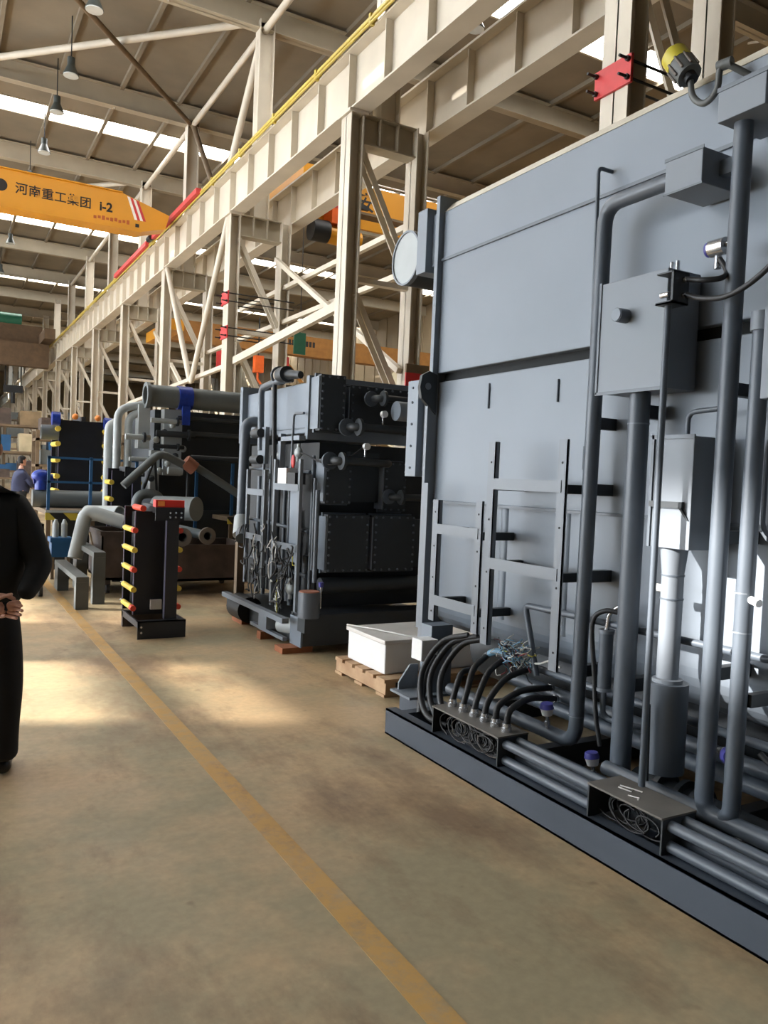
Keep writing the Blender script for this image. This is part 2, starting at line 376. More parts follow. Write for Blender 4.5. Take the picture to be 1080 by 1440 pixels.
for i, (dx, dz) in enumerate(((-0.11, 8.41), (-0.11, 8.47), (-0.08, 8.53))):
    part('conductor_bar', MB().cyl((5.72 + dx, -10, dz), (5.72 + dx, 60, dz), 0.022, n=8), 'yrail', g1)
cm = MB().box(5.595, 5.72, -0.03, 0.03, 8.385, 8.56).mesh('bar_clip', 'yrail')
for i in range(22): inst('bar_clip', cm, (0, 3 + 2.0 * i, 0), g1)

# ---- lattice columns with upper posts and roof beams
def hsect(mb, x0, x1, y0, y1, z0, z1, t=0.02):
    ym = (y0 + y1) / 2
    mb.box(x0, x1, ym - t / 2, ym + t / 2, z0, z1); mb.box(x0, x0 + t, y0, y1, z0, z1); mb.box(x1 - t, x1, y0, y1, z0, z1); return mb
names = {0: 'cream lattice column behind the big grey machine, with a red clamp plate', 1: 'tall cream lattice column rising behind the dark bolted machine', 2: 'cream lattice column carrying two small red clamp plates',
         3: 'cream lattice column left of the V-shaped white braces', 4: 'cream lattice column above the distant plate exchanger, nearest the braces', 5: 'cream lattice column above the distant plate exchanger, next farther back'}
ordn = ['seventh', 'eighth', 'ninth', 'tenth', 'eleventh', 'twelfth', 'thirteenth', 'fourteenth', 'fifteenth', 'sixteenth']
for i, y in enumerate(FR):
    n = i
    lb = names.get(n, None)
    if lb is None: lb = 'cream lattice column in the far row, %s from the camera' % ordn[n - 6]
    t = thing('lattice_column', lb, 'column', (6.5, y, 0), 'lattice columns between the bays')
    zb = 7.45
    part('post', hsect(MB(), 5.71, 5.95, y - 0.18, y + 0.18, 0, zb), 'cream', t)
    part('post', hsect(MB(), 6.96, 7.19, y - 0.18, y + 0.18, 0, zb), 'cream', t)
    hb = MB().box(5.95, 6.96, y - 0.02, y + 0.02, 6.98, 7.45).box(5.95, 6.96, y - 0.14, y + 0.14, 7.43, 7.45).box(5.95, 6.96, y - 0.14, y + 0.14, 6.96, 6.99)
    for q in (6.28, 6.62): hb.box(q - 0.01, q + 0.01, y - 0.14, y + 0.14, 6.98, 7.45)
    part('head_beam', hb, 'cream2', t)
    for (za, zc) in ((6.9, 5.0), (4.55, 2.7), (2.5, 0.6)):
        for dy in (-0.10, 0.10): part('diagonal_brace', MB().beam((5.95, y + dy, za), (6.96, y + dy, zc), 0.03, 0.10), 'cream', t)
        part('batten', MB().beam((5.95, y, zc - 0.2), (6.96, y, zc - 0.2), 0.14, 0.08), 'cream', t)
    part('bearing_plate', MB().box(5.66, 6.0, y - 0.22, y + 0.22, 7.40, 7.45), 'cream', t)
    part('upper_post', hsect(MB(), 6.26, 6.62, y - 0.15, y + 0.15, 7.45, 11.9), 'cream', t)
    # roof beam of both bays
    rb = thing('roof_beam', 'cream steel roof beam across the bays over the %s' % ('column ' + lb.split('column ')[1] if n < 6 else 'far columns, %s from the camera' % ordn[n - 6]), 'beam', (6.4, y, 11.7), 'roof beams')
    part('beam', MB().ibeam((XL, y, 11.98), (XR, y, 11.98), 0.56, 0.26, 0.025, 0.02), 'cream2', rb)
    for xx in (-2.0, 4.2, 9.0, 16.0): part('knee_brace', MB().beam((xx, y, 11.7), (xx + 0.6, y + 0.9, 12.22), 0.05, 0.05), 'cream2', rb)
# longitudinal ties, diagonals and V braces
def brace(label, p0, p1, r, m='cream', nm='brace_tube'):
    return solo(nm, MB().cyl(p0, p1, r, n=12), m, label, 'brace', tuple(p0), 'steel bracing of the hall')
brace('white V brace leg leaning from the third lattice column', (5.78, 18.1, 7.42), (5.82, 20.95, 3.9), 0.075)
brace('white V brace leg leaning from the fourth lattice column', (5.78, 23.7, 7.42), (5.82, 21.05, 3.9), 0.075)
brace('pale diagonal tube above the girder below the roof, lit side', (6.42, 18.0, 11.75), (6.42, 20.75, 8.7), 0.09)
brace('dark diagonal tube above the girder, sloping down from the roof corner', (6.42, 23.8, 11.75), (6.42, 21.0, 8.7), 0.075, 'brownsteel')
for nth, a, b_ in zip(('first', 'second', 'third', 'fourth', 'fifth', 'sixth', 'seventh'), FR[0:7], FR[1:8]):
    brace('%s pale tie tube under the roof edge, counted from the camera' % nth, (6.42, a, 11.72), (6.42, b_, 11.72), 0.08)
brace('long pale roof brace crossing the top left corner', (0.6, 23.8, 11.9), (6.2, 18.0, 11.9), 0.085)
brace('long dark roof brace running down to the column top at upper left', (1.6, 17.9, 11.72), (6.3, 23.7, 11.72), 0.07, 'brownsteel')
brace('long pale roof brace in the next roof panel', (0.6, 35.8, 11.9), (6.2, 30.0, 11.9), 0.085)
for (x, a, b_, za, zc, what) in ((7.1, 11.9, 20.9, 5.95, 5.95, 'long pale tie running behind the columns'), (7.1, 11.9, 23.9, 5.15, 5.15, 'lower long pale tie behind the columns'),
                            (5.9, 12.1, 17.7, 4.45, 4.1, 'pale beam between the second and third columns'), (6.0, 17.9, 29.9, 4.1, 3.9, 'pale tie between the third and fifth columns'),
                            (6.9, 11.9, 17.9, 3.4, 6.6, 'pale diagonal between back posts of the second and third columns'), (6.9, 23.9, 29.9, 3.2, 6.6, 'pale diagonal behind the fourth and fifth columns')):
    solo('tie_beam', MB().beam((x, a, za), (x, b_, zc), 0.10, 0.16 if x == 5.9 else 0.10), 'cream', what, 'brace', (x, a, za), 'steel bracing of the hall')
# ---- red clamp plates with threaded rods
def clamp(y0, y1, z0, z1, label, L=1.9):
    t = thing('clamp_plate', label, 'clamp', (5.7, (y0 + y1) / 2, z0), 'red clamp plates on columns')
    part('plate', MB().box(5.678, 5.708, y0, y1, z0, z1), 'red', t)
    for zz in (z0 + 0.05, z1 - 0.05):
        for yy in (y0 + 0.03, y1 - 0.03):
            r_ = part('threaded_rod', MB().cyl((5.55, yy, zz), (5.71 + L, yy, zz), 0.014, n=8), 'black', t)
            part('nut', MB().cyl((5.645, yy, zz), (5.678, yy, zz), 0.026, n=6), 'black', r_)
clamp(5.66, 6.14, 5.39, 5.66, 'red clamp plate with black rods on the column above the big grey machine')
clamp(17.66, 18.14, 5.38, 5.66, 'upper small red clamp plate on the third lattice column', 1.6)
clamp(17.66, 18.14, 4.60, 4.88, 'lower small red clamp plate on the third lattice column', 1.6)

# ---- high-bay lamps on the roof
lamp0 = thing('bay_lamp', 'x', 'lamp', (2.67, 0, 11.0), 'high-bay lamps under the roof')
part('cord', MB().cyl((2.67, 0, 11.3), (2.67, 0, 12.36), 0.015, n=6), 'black', lamp0)
part('ballast', MB().cyl((2.67, 0, 11.18), (2.67, 0, 11.36), 0.09, n=12), 'lampshade', lamp0)
part('reflector', MB().cyl((2.67, 0, 10.95), (2.67, 0, 11.2), 0.19, 0.08, n=18), 'lampshade', lamp0)
part('lens', MB().cyl((2.67, 0, 10.93), (2.67, 0, 10.95), 0.175, n=18), 'lampglass', lamp0)
for i, (x, y, lb) in enumerate(((2.68, 17.77, 'bay lamp at the top edge where the dark brace meets the roof'), (2.67, 20.98, 'grey bay lamp hanging above the first white roof light, upper one'), (2.64, 23.32, 'bay lamp hanging in front of the first white roof light'),
                            (2.67, 26.47, 'bay lamp hanging just below the first white roof light'), (2.57, 29.6, 'bay lamp hanging just above the yellow crane girder'), (2.6, 38.0, 'bay lamp below the second roof light strip'),
                            (2.6, 44.0, 'small far bay lamp beneath the second roof light'), (9.6, 26.0, 'bay lamp in the bay behind, right of the upper posts'), (9.6, 14.0, 'bay lamp shining under the front girder'), (16.0, 13.0, 'bay lamp above the near red clamp plate'))):
    c = lamp0 if i == 0 else copy_tree(lamp0)
    c.location = (x, y, 11.0); c['label'] = lb
# ---- yellow overhead crane of the near bay, with lettering
t = thing('overhead_crane', 'yellow overhead crane girder with black Chinese lettering and i-2', 'crane', (2, 22.5, 7.9))
yf = 22.3
part('main_girder', MB().prism([(-11.4, yf, 7.93), (4.7, yf, 7.93), (5.35, yf, 8.12), (5.45, yf, 8.5), (4.2, yf, 8.86), (-10.5, yf, 8.86), (-11.4, yf, 8.5)], (0, 0.5, 0)), 'crane', t)
part('top_plate', MB().box(-10.5, 4.2, yf - 0.05, yf + 0.55, 8.86, 8.885), 'crane', t)
part('bottom_plate', MB().box(-11.3, 4.7, yf - 0.05, yf + 0.55, 7.905, 7.93), 'crane', t)
part('end_carriage', MB().box(5.50, 5.64, 19.9, 24.6, 8.44, 8.57), 'red', t, 'red painted end carriage')
part('end_carriage', MB().box(5.50, 5.64, 25.4, 30.4, 8.44, 8.57), 'red', t, 'red painted end carriage')
part('bumper', MB().cyl((5.5, 24.6, 8.5), (5.5, 24.95, 8.5), 0.09, n=12), 'black', t)
wm_ = MB().cyl((5.78, -0.0, 8.66), (5.9, 0.0, 8.66), 0.12, n=14).mesh('wheel', 'black')
for yy in (20.4, 24.2, 26.0, 30.0): inst('wheel', wm_, (0, yy, 0), t)
for j, ch in enumerate('河南重工集团'): lettering('lettering', ch, 0.30, (1.60 + 0.305 * j, yf - 0.002, 8.335 - 0.006 * j), (1, 0, 0), (0, 0, 1), 'ink', t, bold=0.004)
lettering('lettering', 'i-2', 0.32, (3.62, yf - 0.002, 8.30), (1, 0, 0), (0, 0, 1), 'ink', t, bold=0.01)
part('emblem', MB().cyl((1.28, yf - 0.004, 8.45), (1.28, yf + 0.01, 8.45), 0.15, n=20), 'ink', t)
rm_ = MB()
for j in range(9): rm_.box(3.48 + 0.105 * j, 3.555 + 0.105 * j, yf - 0.004, yf + 0.002, 8.06 + 0.02 * (j % 2), 8.14 + 0.015 * (j % 3))
part('small_lettering', rm_, 'inkred', t, kind='stuff')
part('marking', MB().box(4.55, 4.65, yf - 0.004, yf + 0.002, 8.03, 8.12), 'ink', t)
for j, c_ in enumerate(('whitepaint', 'red', 'whitepaint', 'red')):
    x0 = 4.32 + 0.075 * j
    part('stripe', MB().prism([(x0, yf - 0.004, 8.80 - 0.02 * j), (x0 + 0.075, yf - 0.004, 8.78 - 0.02 * j), (x0 + 0.28, yf - 0.004, 8.22), (x0 + 0.205, yf - 0.004, 8.22)], (0, 0.006, 0)), c_, t)
# ---- yellow crane of the bay behind with hoist
t = thing('overhead_crane', 'yellow overhead crane seen between columns behind, with hoist and one black character', 'crane', (14, 18.5, 8.2))
part('main_girder', MB().box(7.6, 25.5, 18.5, 18.95, 8.22, 9.05), 'crane', t)
part('walkway', MB().box(7.6, 25.5, 17.9, 18.5, 8.10, 8.16), 'brownsteel', t)
part('lower_chord', MB().box(7.6, 25.5, 17.85, 17.95, 7.72, 7.95), 'crane', t)
part('hand_rail', MB().tube([(7.7, 17.9, 8.9), (25.4, 17.9, 8.9)], 0.02, n=6), 'whitepaint', t)
part('end_carriage', MB().box(7.30, 7.62, 17.4, 20.0, 8.55, 8.8), 'crane', t)
lettering('lettering', '安', 0.5, (9.28, 18.49, 8.45), (1, 0, 0), (0, 0, 1), 'ink', t, bold=0.006)
h = part('hoist_drum', MB().cyl((8.05, 17.6, 7.35), (8.9, 17.6, 7.30), 0.22, n=18), 'crane', t)
part('motor', MB().cyl((7.62, 17.6, 7.38), (8.05, 17.6, 7.38), 0.26, n=18), 'black', h)
part('gearbox', MB().box(8.05, 8.4, 17.35, 17.85, 7.55, 7.9), 'orange', t)
part('control_box', MB().box(8.0, 8.3, 17.5, 17.8, 7.9, 8.3), 'red', t)
part('trolley_frame', MB().box(7.7, 9.0, 17.3, 17.4, 8.0, 8.1).box(7.7, 9.0, 17.8, 17.9, 8.0, 8.1), 'black', t)
# far brown crane in the near bay and far sign crane in the bay behind
t = thing('overhead_crane', 'dark brown crane far down the near bay below the roof', 'crane', (2, 50, 7.0))
part('main_girder', MB().box(-11, 5.2, 50, 50.6, 8.45, 9.5), 'browncrane', t)
part('lower_girder', MB().box(-11, 5.4, 48.4, 49.0, 7.0, 8.3), 'browncrane', t)
part('end_carriage', MB().box(5.0, 5.54, 47, 53, 8.44, 9.0), 'browncrane', t)
for xx in (1.6, 2.7, 3.4): part('winch', MB().cyl((xx, 50.3, 9.75), (xx + 0.7, 50.3, 9.75), 0.38, n=14), 'green', t)
for xx in (3.3, 4.1): part('hook_rope', MB().cyl((xx, 49.6, 6.0), (xx, 49.6, 8.0), 0.04, n=6), 'black', t)
part('hook_block', MB().box(3.2, 4.2, 49.5, 49.7, 5.6, 6.0).cyl((3.7, 49.6, 5.0), (3.7, 49.6, 5.6), 0.12), 'black', t)
t = thing('overhead_crane', 'yellow-brown crane beam with a line of dark lettering, far in the bay behind', 'crane', (14, 32, 6.6))
part('main_girder', MB().box(8.0, 25.5, 32, 32.5, 6.75, 7.6), 'farcrane', t)
rm_ = MB()
for j in range(11): rm_.box(12.55 + 0.16 * j, 12.66 + 0.16 * j, 31.995, 32.0, 7.15, 7.38)
part('lettering', rm_, 'ink', t, kind='stuff')
part('brace', MB().beam((12.6, 31.9, 6.7), (14.4, 31.9, 4.8), 0.12, 0.12), 'farcrane', t)
part('brace', MB().beam((16.0, 31.9, 6.7), (14.6, 31.9, 4.8), 0.12, 0.12), 'farcrane', t)
part('end_carriage', MB().box(7.5, 8.0, 30, 34, 6.8, 7.2), 'crane', t)
t = thing('hook_block', 'orange crane hook block hanging behind the third column', 'hook', (11.0, 30, 5.5))
part('block', MB().box(10.8, 11.15, 29.85, 30.15, 5.55, 6.2), 'orange', t)
part('rope', MB().cyl((10.97, 30, 6.2), (10.97, 30, 7.7), 0.03, n=6), 'black', t)
part('hook', MB().spline([(10.97, 30, 5.55), (10.97, 30, 5.3), (11.1, 30, 5.1), (10.97, 30, 4.95), (10.8, 30, 5.05)], 0.05), 'orange', t)
for (x, y, z, mm, lb) in ((11.0, 26, 5.8, 'green', 'small green sign hanging behind the third column'), (10.4, 26, 4.9, 'red', 'red hanging sign behind the third column, right of it'), (9.5, 30, 5.6, 'red', 'small red hanging sign farther behind the third column')):
    t = thing('hanging_sign', lb, 'sign', (x, y, z), 'small hanging signs')
    part('board', MB().box(x - 0.22, x + 0.22, y - 0.03, y + 0.03, z, z + 0.75), mm, t); part('cord', MB().cyl((x, y, z + 0.75), (x, y, 12.36), 0.015, n=6), 'black', t)
t = thing('wall_sign', 'red sign with white characters beside the column behind the machine corner', 'sign', (6.8, 11.0, 2.95))
part('board', MB().box(6.62, 7.05, 11.2, 11.23, 2.95, 3.28), 'red', t); part('header', MB().box(6.62, 7.05, 11.19, 11.23, 3.28, 3.42), 'brownsteel', t)
rm_ = MB()
for j in range(3): rm_.box(6.72 + 0.09 * j, 6.78 + 0.09 * j, 11.195, 11.2, 3.08, 3.15)
part('lettering', rm_, 'whitepaint', t, kind='stuff'); part('bracket', MB().box(6.84, 6.9, 11.23, 11.72, 3.1, 3.2), 'cream', t)

# ================================================================== big grey machine on the right
XM = 2.88
chl = thing('absorption_chiller', 'huge blue-grey industrial machine filling the right side, with pipes, boxes and frames', 'machine', (3.6, 2.0, 0))
def P(name, mb, m, label=None, parent=chl, kind=None, bevel=0.0): return part(name, mb, m, parent, label, kind, bevel)
# skid
P('skid_beam', MB().box(2.36, 2.37, -0.8, 4.06, 0, 0.15).box(2.36, 2.43, -0.8, 4.06, 0.14, 0.15).box(2.36, 2.43, -0.8, 4.06, 0, 0.01), 'skid')
P('skid_beam', MB().box(2.67, 2.685, -0.8, 4.42, 0, 0.16).box(2.67, 2.76, -0.8, 4.42, 0.15, 0.16), 'skid')
for yy in (4.02, 3.2, 2.2, 1.2, 0.2): P('skid_crossbeam', MB().box(2.37, 5.0, yy - 0.04, yy + 0.03, 0, 0.13), 'skid')
P('skid_beam', MB().box(4.95, 5.05, -0.8, 4.42, 0, 0.16), 'skid')
# shell panels
P('upper_panel', MB().box(XM, 5.05, -0.8, 4.46, 2.225, 3.28), 'panel', bevel=0.006)
P('roof_edge', MB().prism([(XM, -0.8, 3.28), (XM + 0.06, -0.8, 3.345), (5.05, -0.8, 3.345), (5.05, -0.8, 3.28)], (0, 5.26, 0)), 'cream_strip', 'cream strip along the top edge')
P('core', MB().box(XM + 0.05, 5.0, -0.78, 4.44, 1.36, 2.24), 'gap', 'dark gap between the shells')
P('lower_panel', MB().box(XM, 5.03, -0.8, 4.46, 1.385, 2.165), 'panel', bevel=0.006)
lo = [(XM + 0.02, 1.38)]
for i in range(9):
    a = i / 8 * math.pi / 2
    lo.append((XM + 0.02 + 0.26 * (1 - math.cos(a)), 0.74 - 0.22 * math.sin(a)))
lo += [(4.9, 0.52), (4.9, 1.38)]
P('bottom_shell', MB().prism([(x, -0.8, z) for x, z in lo], (0, 5.24, 0)), 'panel')
P('seam_ledge', MB().box(XM - 0.012, XM, -0.8, 4.46, 2.955, 2.972), 'pipe')
P('seam_ledge', MB().box(XM - 0.012, XM, -0.8, 4.46, 1.374, 1.388), 'pipe')
for yy, z0, z1 in ((3.88, 1.96, 2.11), (3.27, 1.96, 2.08), (3.05, 1.60, 1.72)): P('weld_bead', MB().tube([(XM - 0.003, yy, z0), (XM - 0.003, yy, z1)], 0.007, n=6), 'skid')
for yy in (3.70, 3.18, 1.5): P('shell_fold', MB().cyl((XM + 0.055, yy, 0.72), (XM + 0.055, yy, 1.37), 0.05, n=12), 'panel')
# far end
P('end_plate', MB().box(2.84, 5.1, 4.46, 4.50, 0.54, 3.38), 'panel', bevel=0.003)
P('end_rim', MB().box(2.80, 2.88, 4.44, 4.47, 0.54, 2.19), 'box')
P('end_cover', MB().box(2.86, 4.6, 4.66, 4.80, 1.54, 2.20), 'panel', bevel=0.004)
P('end_neck', MB().box(2.91, 4.5, 4.50, 4.66, 1.58, 2.16), 'panel')
P('end_cover', MB().box(2.87, 4.6, 4.66, 4.78, 2.93, 3.36), 'panel', bevel=0.004)
P('end_neck', MB().box(2.92, 4.5, 4.50, 4.66, 2.97, 3.32), 'panel')
lug = P('lifting_lug', MB().prism([(2.86, 4.43, 1.95), (2.86, 4.43, 2.21), (2.80, 4.43, 2.23), (2.745, 4.43, 2.20), (2.73, 4.43, 2.12), (2.745, 4.43, 2.05)], (0, 0.03, 0)), 'dark')
P('lug_hole', MB().cyl((2.79, 4.425, 2.13), (2.79, 4.432, 2.13), 0.022, n=14), 'box', parent=lug)
dr = P('drum', MB().cyl((2.98, 5.08, 3.13), (4.4, 5.08, 3.13), 0.192, n=32), 'dark')
P('drum_end', MB().cyl((2.965, 5.08, 3.13), (2.98, 5.08, 3.13), 0.182, n=32), 'lightpipe', 'pale round drum end', parent=dr)
P('drum_rim', MB().hollow((2.955, 5.08, 3.13), (2.99, 5.08, 3.13), 0.196, 0.182, 32), 'box', parent=dr)
P('drum_support', MB().box(3.3, 3.38, 4.78, 5.08, 2.95, 3.1), 'dark')
bt = MB().cyl((0, -0.012, 0), (0, 0.012, 0), 0.012, n=6).mesh('bolt', 'dark')
for zz in (1.6, 1.75, 1.9, 2.05, 2.15): inst('bolt', MB().cyl((-0.008, 0, 0), (0, 0, 0), 0.009, n=6).mesh('bolt', 'skid'), (2.86, 4.73, zz), chl)
P('support_leg', MB().box(2.74, 2.90, 4.18, 4.30, 0.16, 0.60), 'panel')
P('support_leg', MB().box(2.90, 3.1, 0.4, 0.6, 0.16, 0.60), 'panel')
P('junction_box', MB().box(2.62, 2.74, 4.10, 4.22, 0.40, 0.53), 'white', 'pale box on the support leg', bevel=0.004)
P('foot_gusset', MB().prism([(2.60, 4.32, 0.16), (2.60, 4.32, 0.22), (2.68, 4.32, 0.33), (2.74, 4.32, 0.33), (2.74, 4.32, 0.16)], (0, 0.015, 0)), 'box')
P('foot_plate', MB().box(2.56, 2.9, 4.12, 4.36, 0.16, 0.175), 'box')
# mounting frames of angle steel
def angle_post(y, z0, z1, xf, w=0.062, dep=0.03):
    return MB().box(xf, xf + 0.006, y - w / 2, y + w / 2, z0, z1).box(xf, xf + dep, y - w / 2, y - w / 2 + 0.006, z0, z1)
hole = MB().cyl((-0.002, 0, 0), (0.0, 0, 0), 0.006, n=8).mesh('bolt_hole', 'gap')
def frame(ya, yb_, za0, za1, zb0, zb1, rungs, xf):
    f = P('mounting_frame', angle_post(ya, za0, za1, xf), 'box')
    part('post', angle_post(yb_, zb0, zb1, xf, dep=0.012), 'box', f)
    for zz in rungs: part('rung', MB().box(xf - 0.004, xf + 0.002, yb_ + 0.0, ya + 0.022, zz - 0.03, zz + 0.03), 'box', f)
    for yy, z0, z1 in ((ya, za0, za1), (yb_, zb0, zb1)):
        for q in (0.08, 0.36, 0.62, 0.9): inst('bolt_hole', hole, (xf, yy, z0 + (z1 - z0) * q), f)
    for zz in rungs:
        for yy in (ya, yb_): part('wall_bracket', MB().box(xf + 0.006, XM + 0.02, yy - 0.02, yy + 0.02, zz - 0.035, zz + 0.01), 'dark', f)
frame(3.535, 2.965, 0.62, 1.74, 0.60, 1.74, (1.51, 1.075), 2.66)
frame(4.075, 3.63, 0.66, 1.40, 0.66, 1.41, (1.225, 0.79), 2.66)
P('long_post', MB().box(2.74, 2.75, 4.30, 4.345, 0.5, 1.5), 'box')
# pipe with rounded boxes
pa = P('main_riser_pipe', MB().tube([(2.74, 2.40, 2.845), (2.74, 2.845, 2.845), (2.74, 2.865, 0.26), (2.74, 3.95, 0.26)], 0.036, 0.10, 16), 'pipe')
for zz in (1.82, 1.5, 0.62, 1.08): part('pipe_bracket', MB().box(2.77, XM + 0.02, 2.84, 2.88, zz - 0.028, zz + 0.028), 'dark', pa)
part('weld_ring', MB().cyl((2.74, 2.865, 0.395), (2.74, 2.865, 0.40), 0.038, n=16), 'box', pa)
P('vent_pipe', MB().tube([(2.89, 2.96, 3.07), (2.79, 2.96, 3.07), (2.79, 2.94, 2.15), (2.79, 2.90, 1.2)], 0.010, 0.03, 8), 'pipe')
P('pipe_clip', MB().cyl((2.74, 2.90, 2.06), (2.80, 2.90, 2.06), 0.022, n=10), 'box')
# box on the upper pipe
b2 = P('upper_box', MB().box(2.62, 2.86, 2.20, 2.385, 2.735, 2.875), 'box', bevel=0.003)
part('lid_seam', MB().box(2.617, 2.62, 2.195, 2.39, 2.868, 2.882), 'pipe', b2); part('lid_seam', MB().box(2.617, 2.62, 2.195, 2.39, 2.73, 2.738), 'pipe', b2)
part('box_stem', MB().box(2.72, 2.76, 2.14, 2.2, 2.78, 2.84), 'pipe', b2)
b4 = P('upper_box', MB().box(2.60, 2.86, 1.92, 2.125, 2.93, 3.055), 'box', bevel=0.003)
part('lid_seam', MB().box(2.597, 2.60, 1.915, 2.13, 3.045, 3.062), 'pipe', b4)
# control box with knob
b1 = P('seal_box', MB().box(2.66, 2.86, 2.375, 2.76, 1.945, 2.445), 'box', bevel=0.004)
kn = part('knob', MB().cyl((2.60, 2.60, 2.275), (2.66, 2.60, 2.275), 0.031, n=20), 'pipe', b1)
part('knob_cap', MB().cyl((2.596, 2.60, 2.275), (2.60, 2.60, 2.275), 0.027, n=20), 'panel', b1)
part('cover_flange', MB().box(2.655, 2.66, 2.37, 2.765, 1.935, 1.95).box(2.655, 2.66, 2.755, 2.768, 1.94, 2.45), 'pipe', b1)
for dy in (2.40, 2.43): part('pin', MB().cyl((2.74, dy, 2.445), (2.74, dy, 2.49), 0.009, n=8), 'chrome', b1)
# drop pipe from the box
pf = P('drop_pipe', MB().tube([(2.74, 2.57, 1.945), (2.74, 2.57, 0.20)], 0.047, 0, 20), 'pipe')
part('weld_ring', MB().cyl((2.74, 2.57, 1.80), (2.74, 2.57, 1.806), 0.049, n=20), 'box', pf)
for zz in (1.86, 0.62): part('pipe_bracket', MB().box(2.78, XM + 0.03, 2.55, 2.60, zz - 0.03, zz + 0.03), 'dark', pf)
# conduit rod with the small junction bracket
P('conduit_rod', MB().cyl((2.55, 2.27, 0.29), (2.55, 2.27, 2.25), 0.014, n=10), 'pipe')
jb = P('junction_bracket', MB().box(2.51, 2.6, 2.215, 2.225, 2.25, 2.375).box(2.51, 2.515, 2.215, 2.30, 2.25, 2.26).box(2.51, 2.6, 2.215, 2.30, 2.25, 2.256).box(2.51, 2.6, 2.215, 2.30, 2.37, 2.376).box(2.595, 2.6, 2.215, 2.30, 2.25, 2.376), 'dark')
part('gland', MB().cyl((2.53, 2.29, 2.29), (2.53, 2.25, 2.29), 0.012, n=10), 'chrome', jb)
for zz in (2.345, 2.285): part('gland', MB().cyl((2.57, 2.215, zz), (2.57, 2.195, zz), 0.011, n=10), 'chrome', jb)
P('flexible_hose', MB().spline([(2.57, 2.20, 2.345), (2.58, 2.13, 2.33), (2.62, 2.08, 2.335), (2.66, 2.09, 2.37), (2.68, 2.14, 2.43)], 0.011), 'hose')
P('flexible_hose', MB().spline([(2.57, 2.20, 2.285), (2.56, 2.12, 2.255), (2.55, 2.0, 2.24), (2.55, 1.88, 2.28), (2.56, 1.72, 2.40)], 0.011), 'hose')
# transmitters
def transmitter(c, aim, label, s=1.0, stem=0.07):
    a = V(aim).normalized(); c = V(c)
    h = P('transmitter', MB().cyl(c, c + a * 0.035 * s, 0.026 * s, 0.034 * s, n=16), 'white', label)
    part('cap', MB().cyl(c + a * 0.035 * s, c + a * 0.06 * s, 0.036 * s, 0.03 * s, n=16), 'bluecap', h)
    part('stem', MB().cyl(c - a * stem, c, 0.009 * s, n=10), 'chrome', h); part('nut', MB().cyl(c - a * stem * 0.75, c - a * stem * 0.45, 0.015 * s, n=6), 'chrome', h)
transmitter((2.70, 3.03, 0.36), (-0.1, 0, 1), 'white transmitter with purple-blue cap behind the cable tray')
transmitter((2.70, 2.70, 0.215), (-0.1, 0.1, 1), 'white transmitter with blue cap low beside the drop pipe')
transmitter((2.74, 2.03, 0.48), (-0.5, -0.8, 0.1), 'white transmitter with blue cap low between two pipes')
tr4 = P('transmitter', MB().cyl((2.70, 2.20, 2.485), (2.70, 2.13, 2.485), 0.034, n=18), 'chrome', 'chrome round transmitter beside the tall pipe')
part('cap', MB().cyl((2.70, 2.205, 2.485), (2.70, 2.215, 2.485), 0.03, n=18), 'bluecap', tr4)
part('stem', MB().cyl((2.70, 2.165, 2.45), (2.70, 2.165, 2.40), 0.014, n=10), 'chrome', tr4); part('stem', MB().cyl((2.70, 2.13, 2.49), (2.72, 2.06, 2.51), 0.012, n=10), 'chrome', tr4)
# middle box with funnel, pipe and tank
b3 = P('float_box', MB().box(2.66, 2.85, 2.195, 2.40, 1.27, 1.735), 'box', bevel=0.003)
part('rim', MB().box(2.652, 2.66, 2.19, 2.407, 1.725, 1.742).box(2.652, 2.66, 2.395, 2.408, 1.27, 1.742), 'pipe', b3)
part('strap', MB().box(2.645, 2.66, 2.23, 2.40, 1.44, 1.465), 'dark', b3)
part('gusset', MB().prism([(2.66, 2.235, 1.44), (2.645, 2.235, 1.44), (2.655, 2.20, 1.39), (2.66, 2.20, 1.39)], (0, 0.01, 0)), 'dark', b3)
P('hook_pipe', MB().tube([(2.74, 2.30, 1.735), (2.74, 2.30, 1.84), (2.74, 2.10, 1.85)], 0.011, 0.04, 8), 'pipe')
pg = P('float_pipe', MB().cyl((2.73, 2.325, 1.16), (2.73, 2.325, 1.27), 0.046, 0.058, n=20).cyl((2.73, 2.325, 0.68), (2.73, 2.325, 1.16), 0.046, n=20), 'box')
for zz in (1.15, 1.05): part('weld_ring', MB().cyl((2.73, 2.325, zz), (2.73, 2.325, zz + 0.007), 0.049, n=20), 'pipe', pg)
part('stub', MB().cyl((2.73, 2.36, 1.09), (2.73, 2.41, 1.09), 0.017, n=12), 'white', pg)
tk = P('tank', MB().cyl((2.72, 2.315, 0.32), (2.72, 2.315, 0.70), 0.088, n=28), 'pipe', bevel=0.01)
part('neck_ring', MB().cyl((2.72, 2.315, 0.70), (2.72, 2.315, 0.715), 0.062, n=24), 'box', tk)
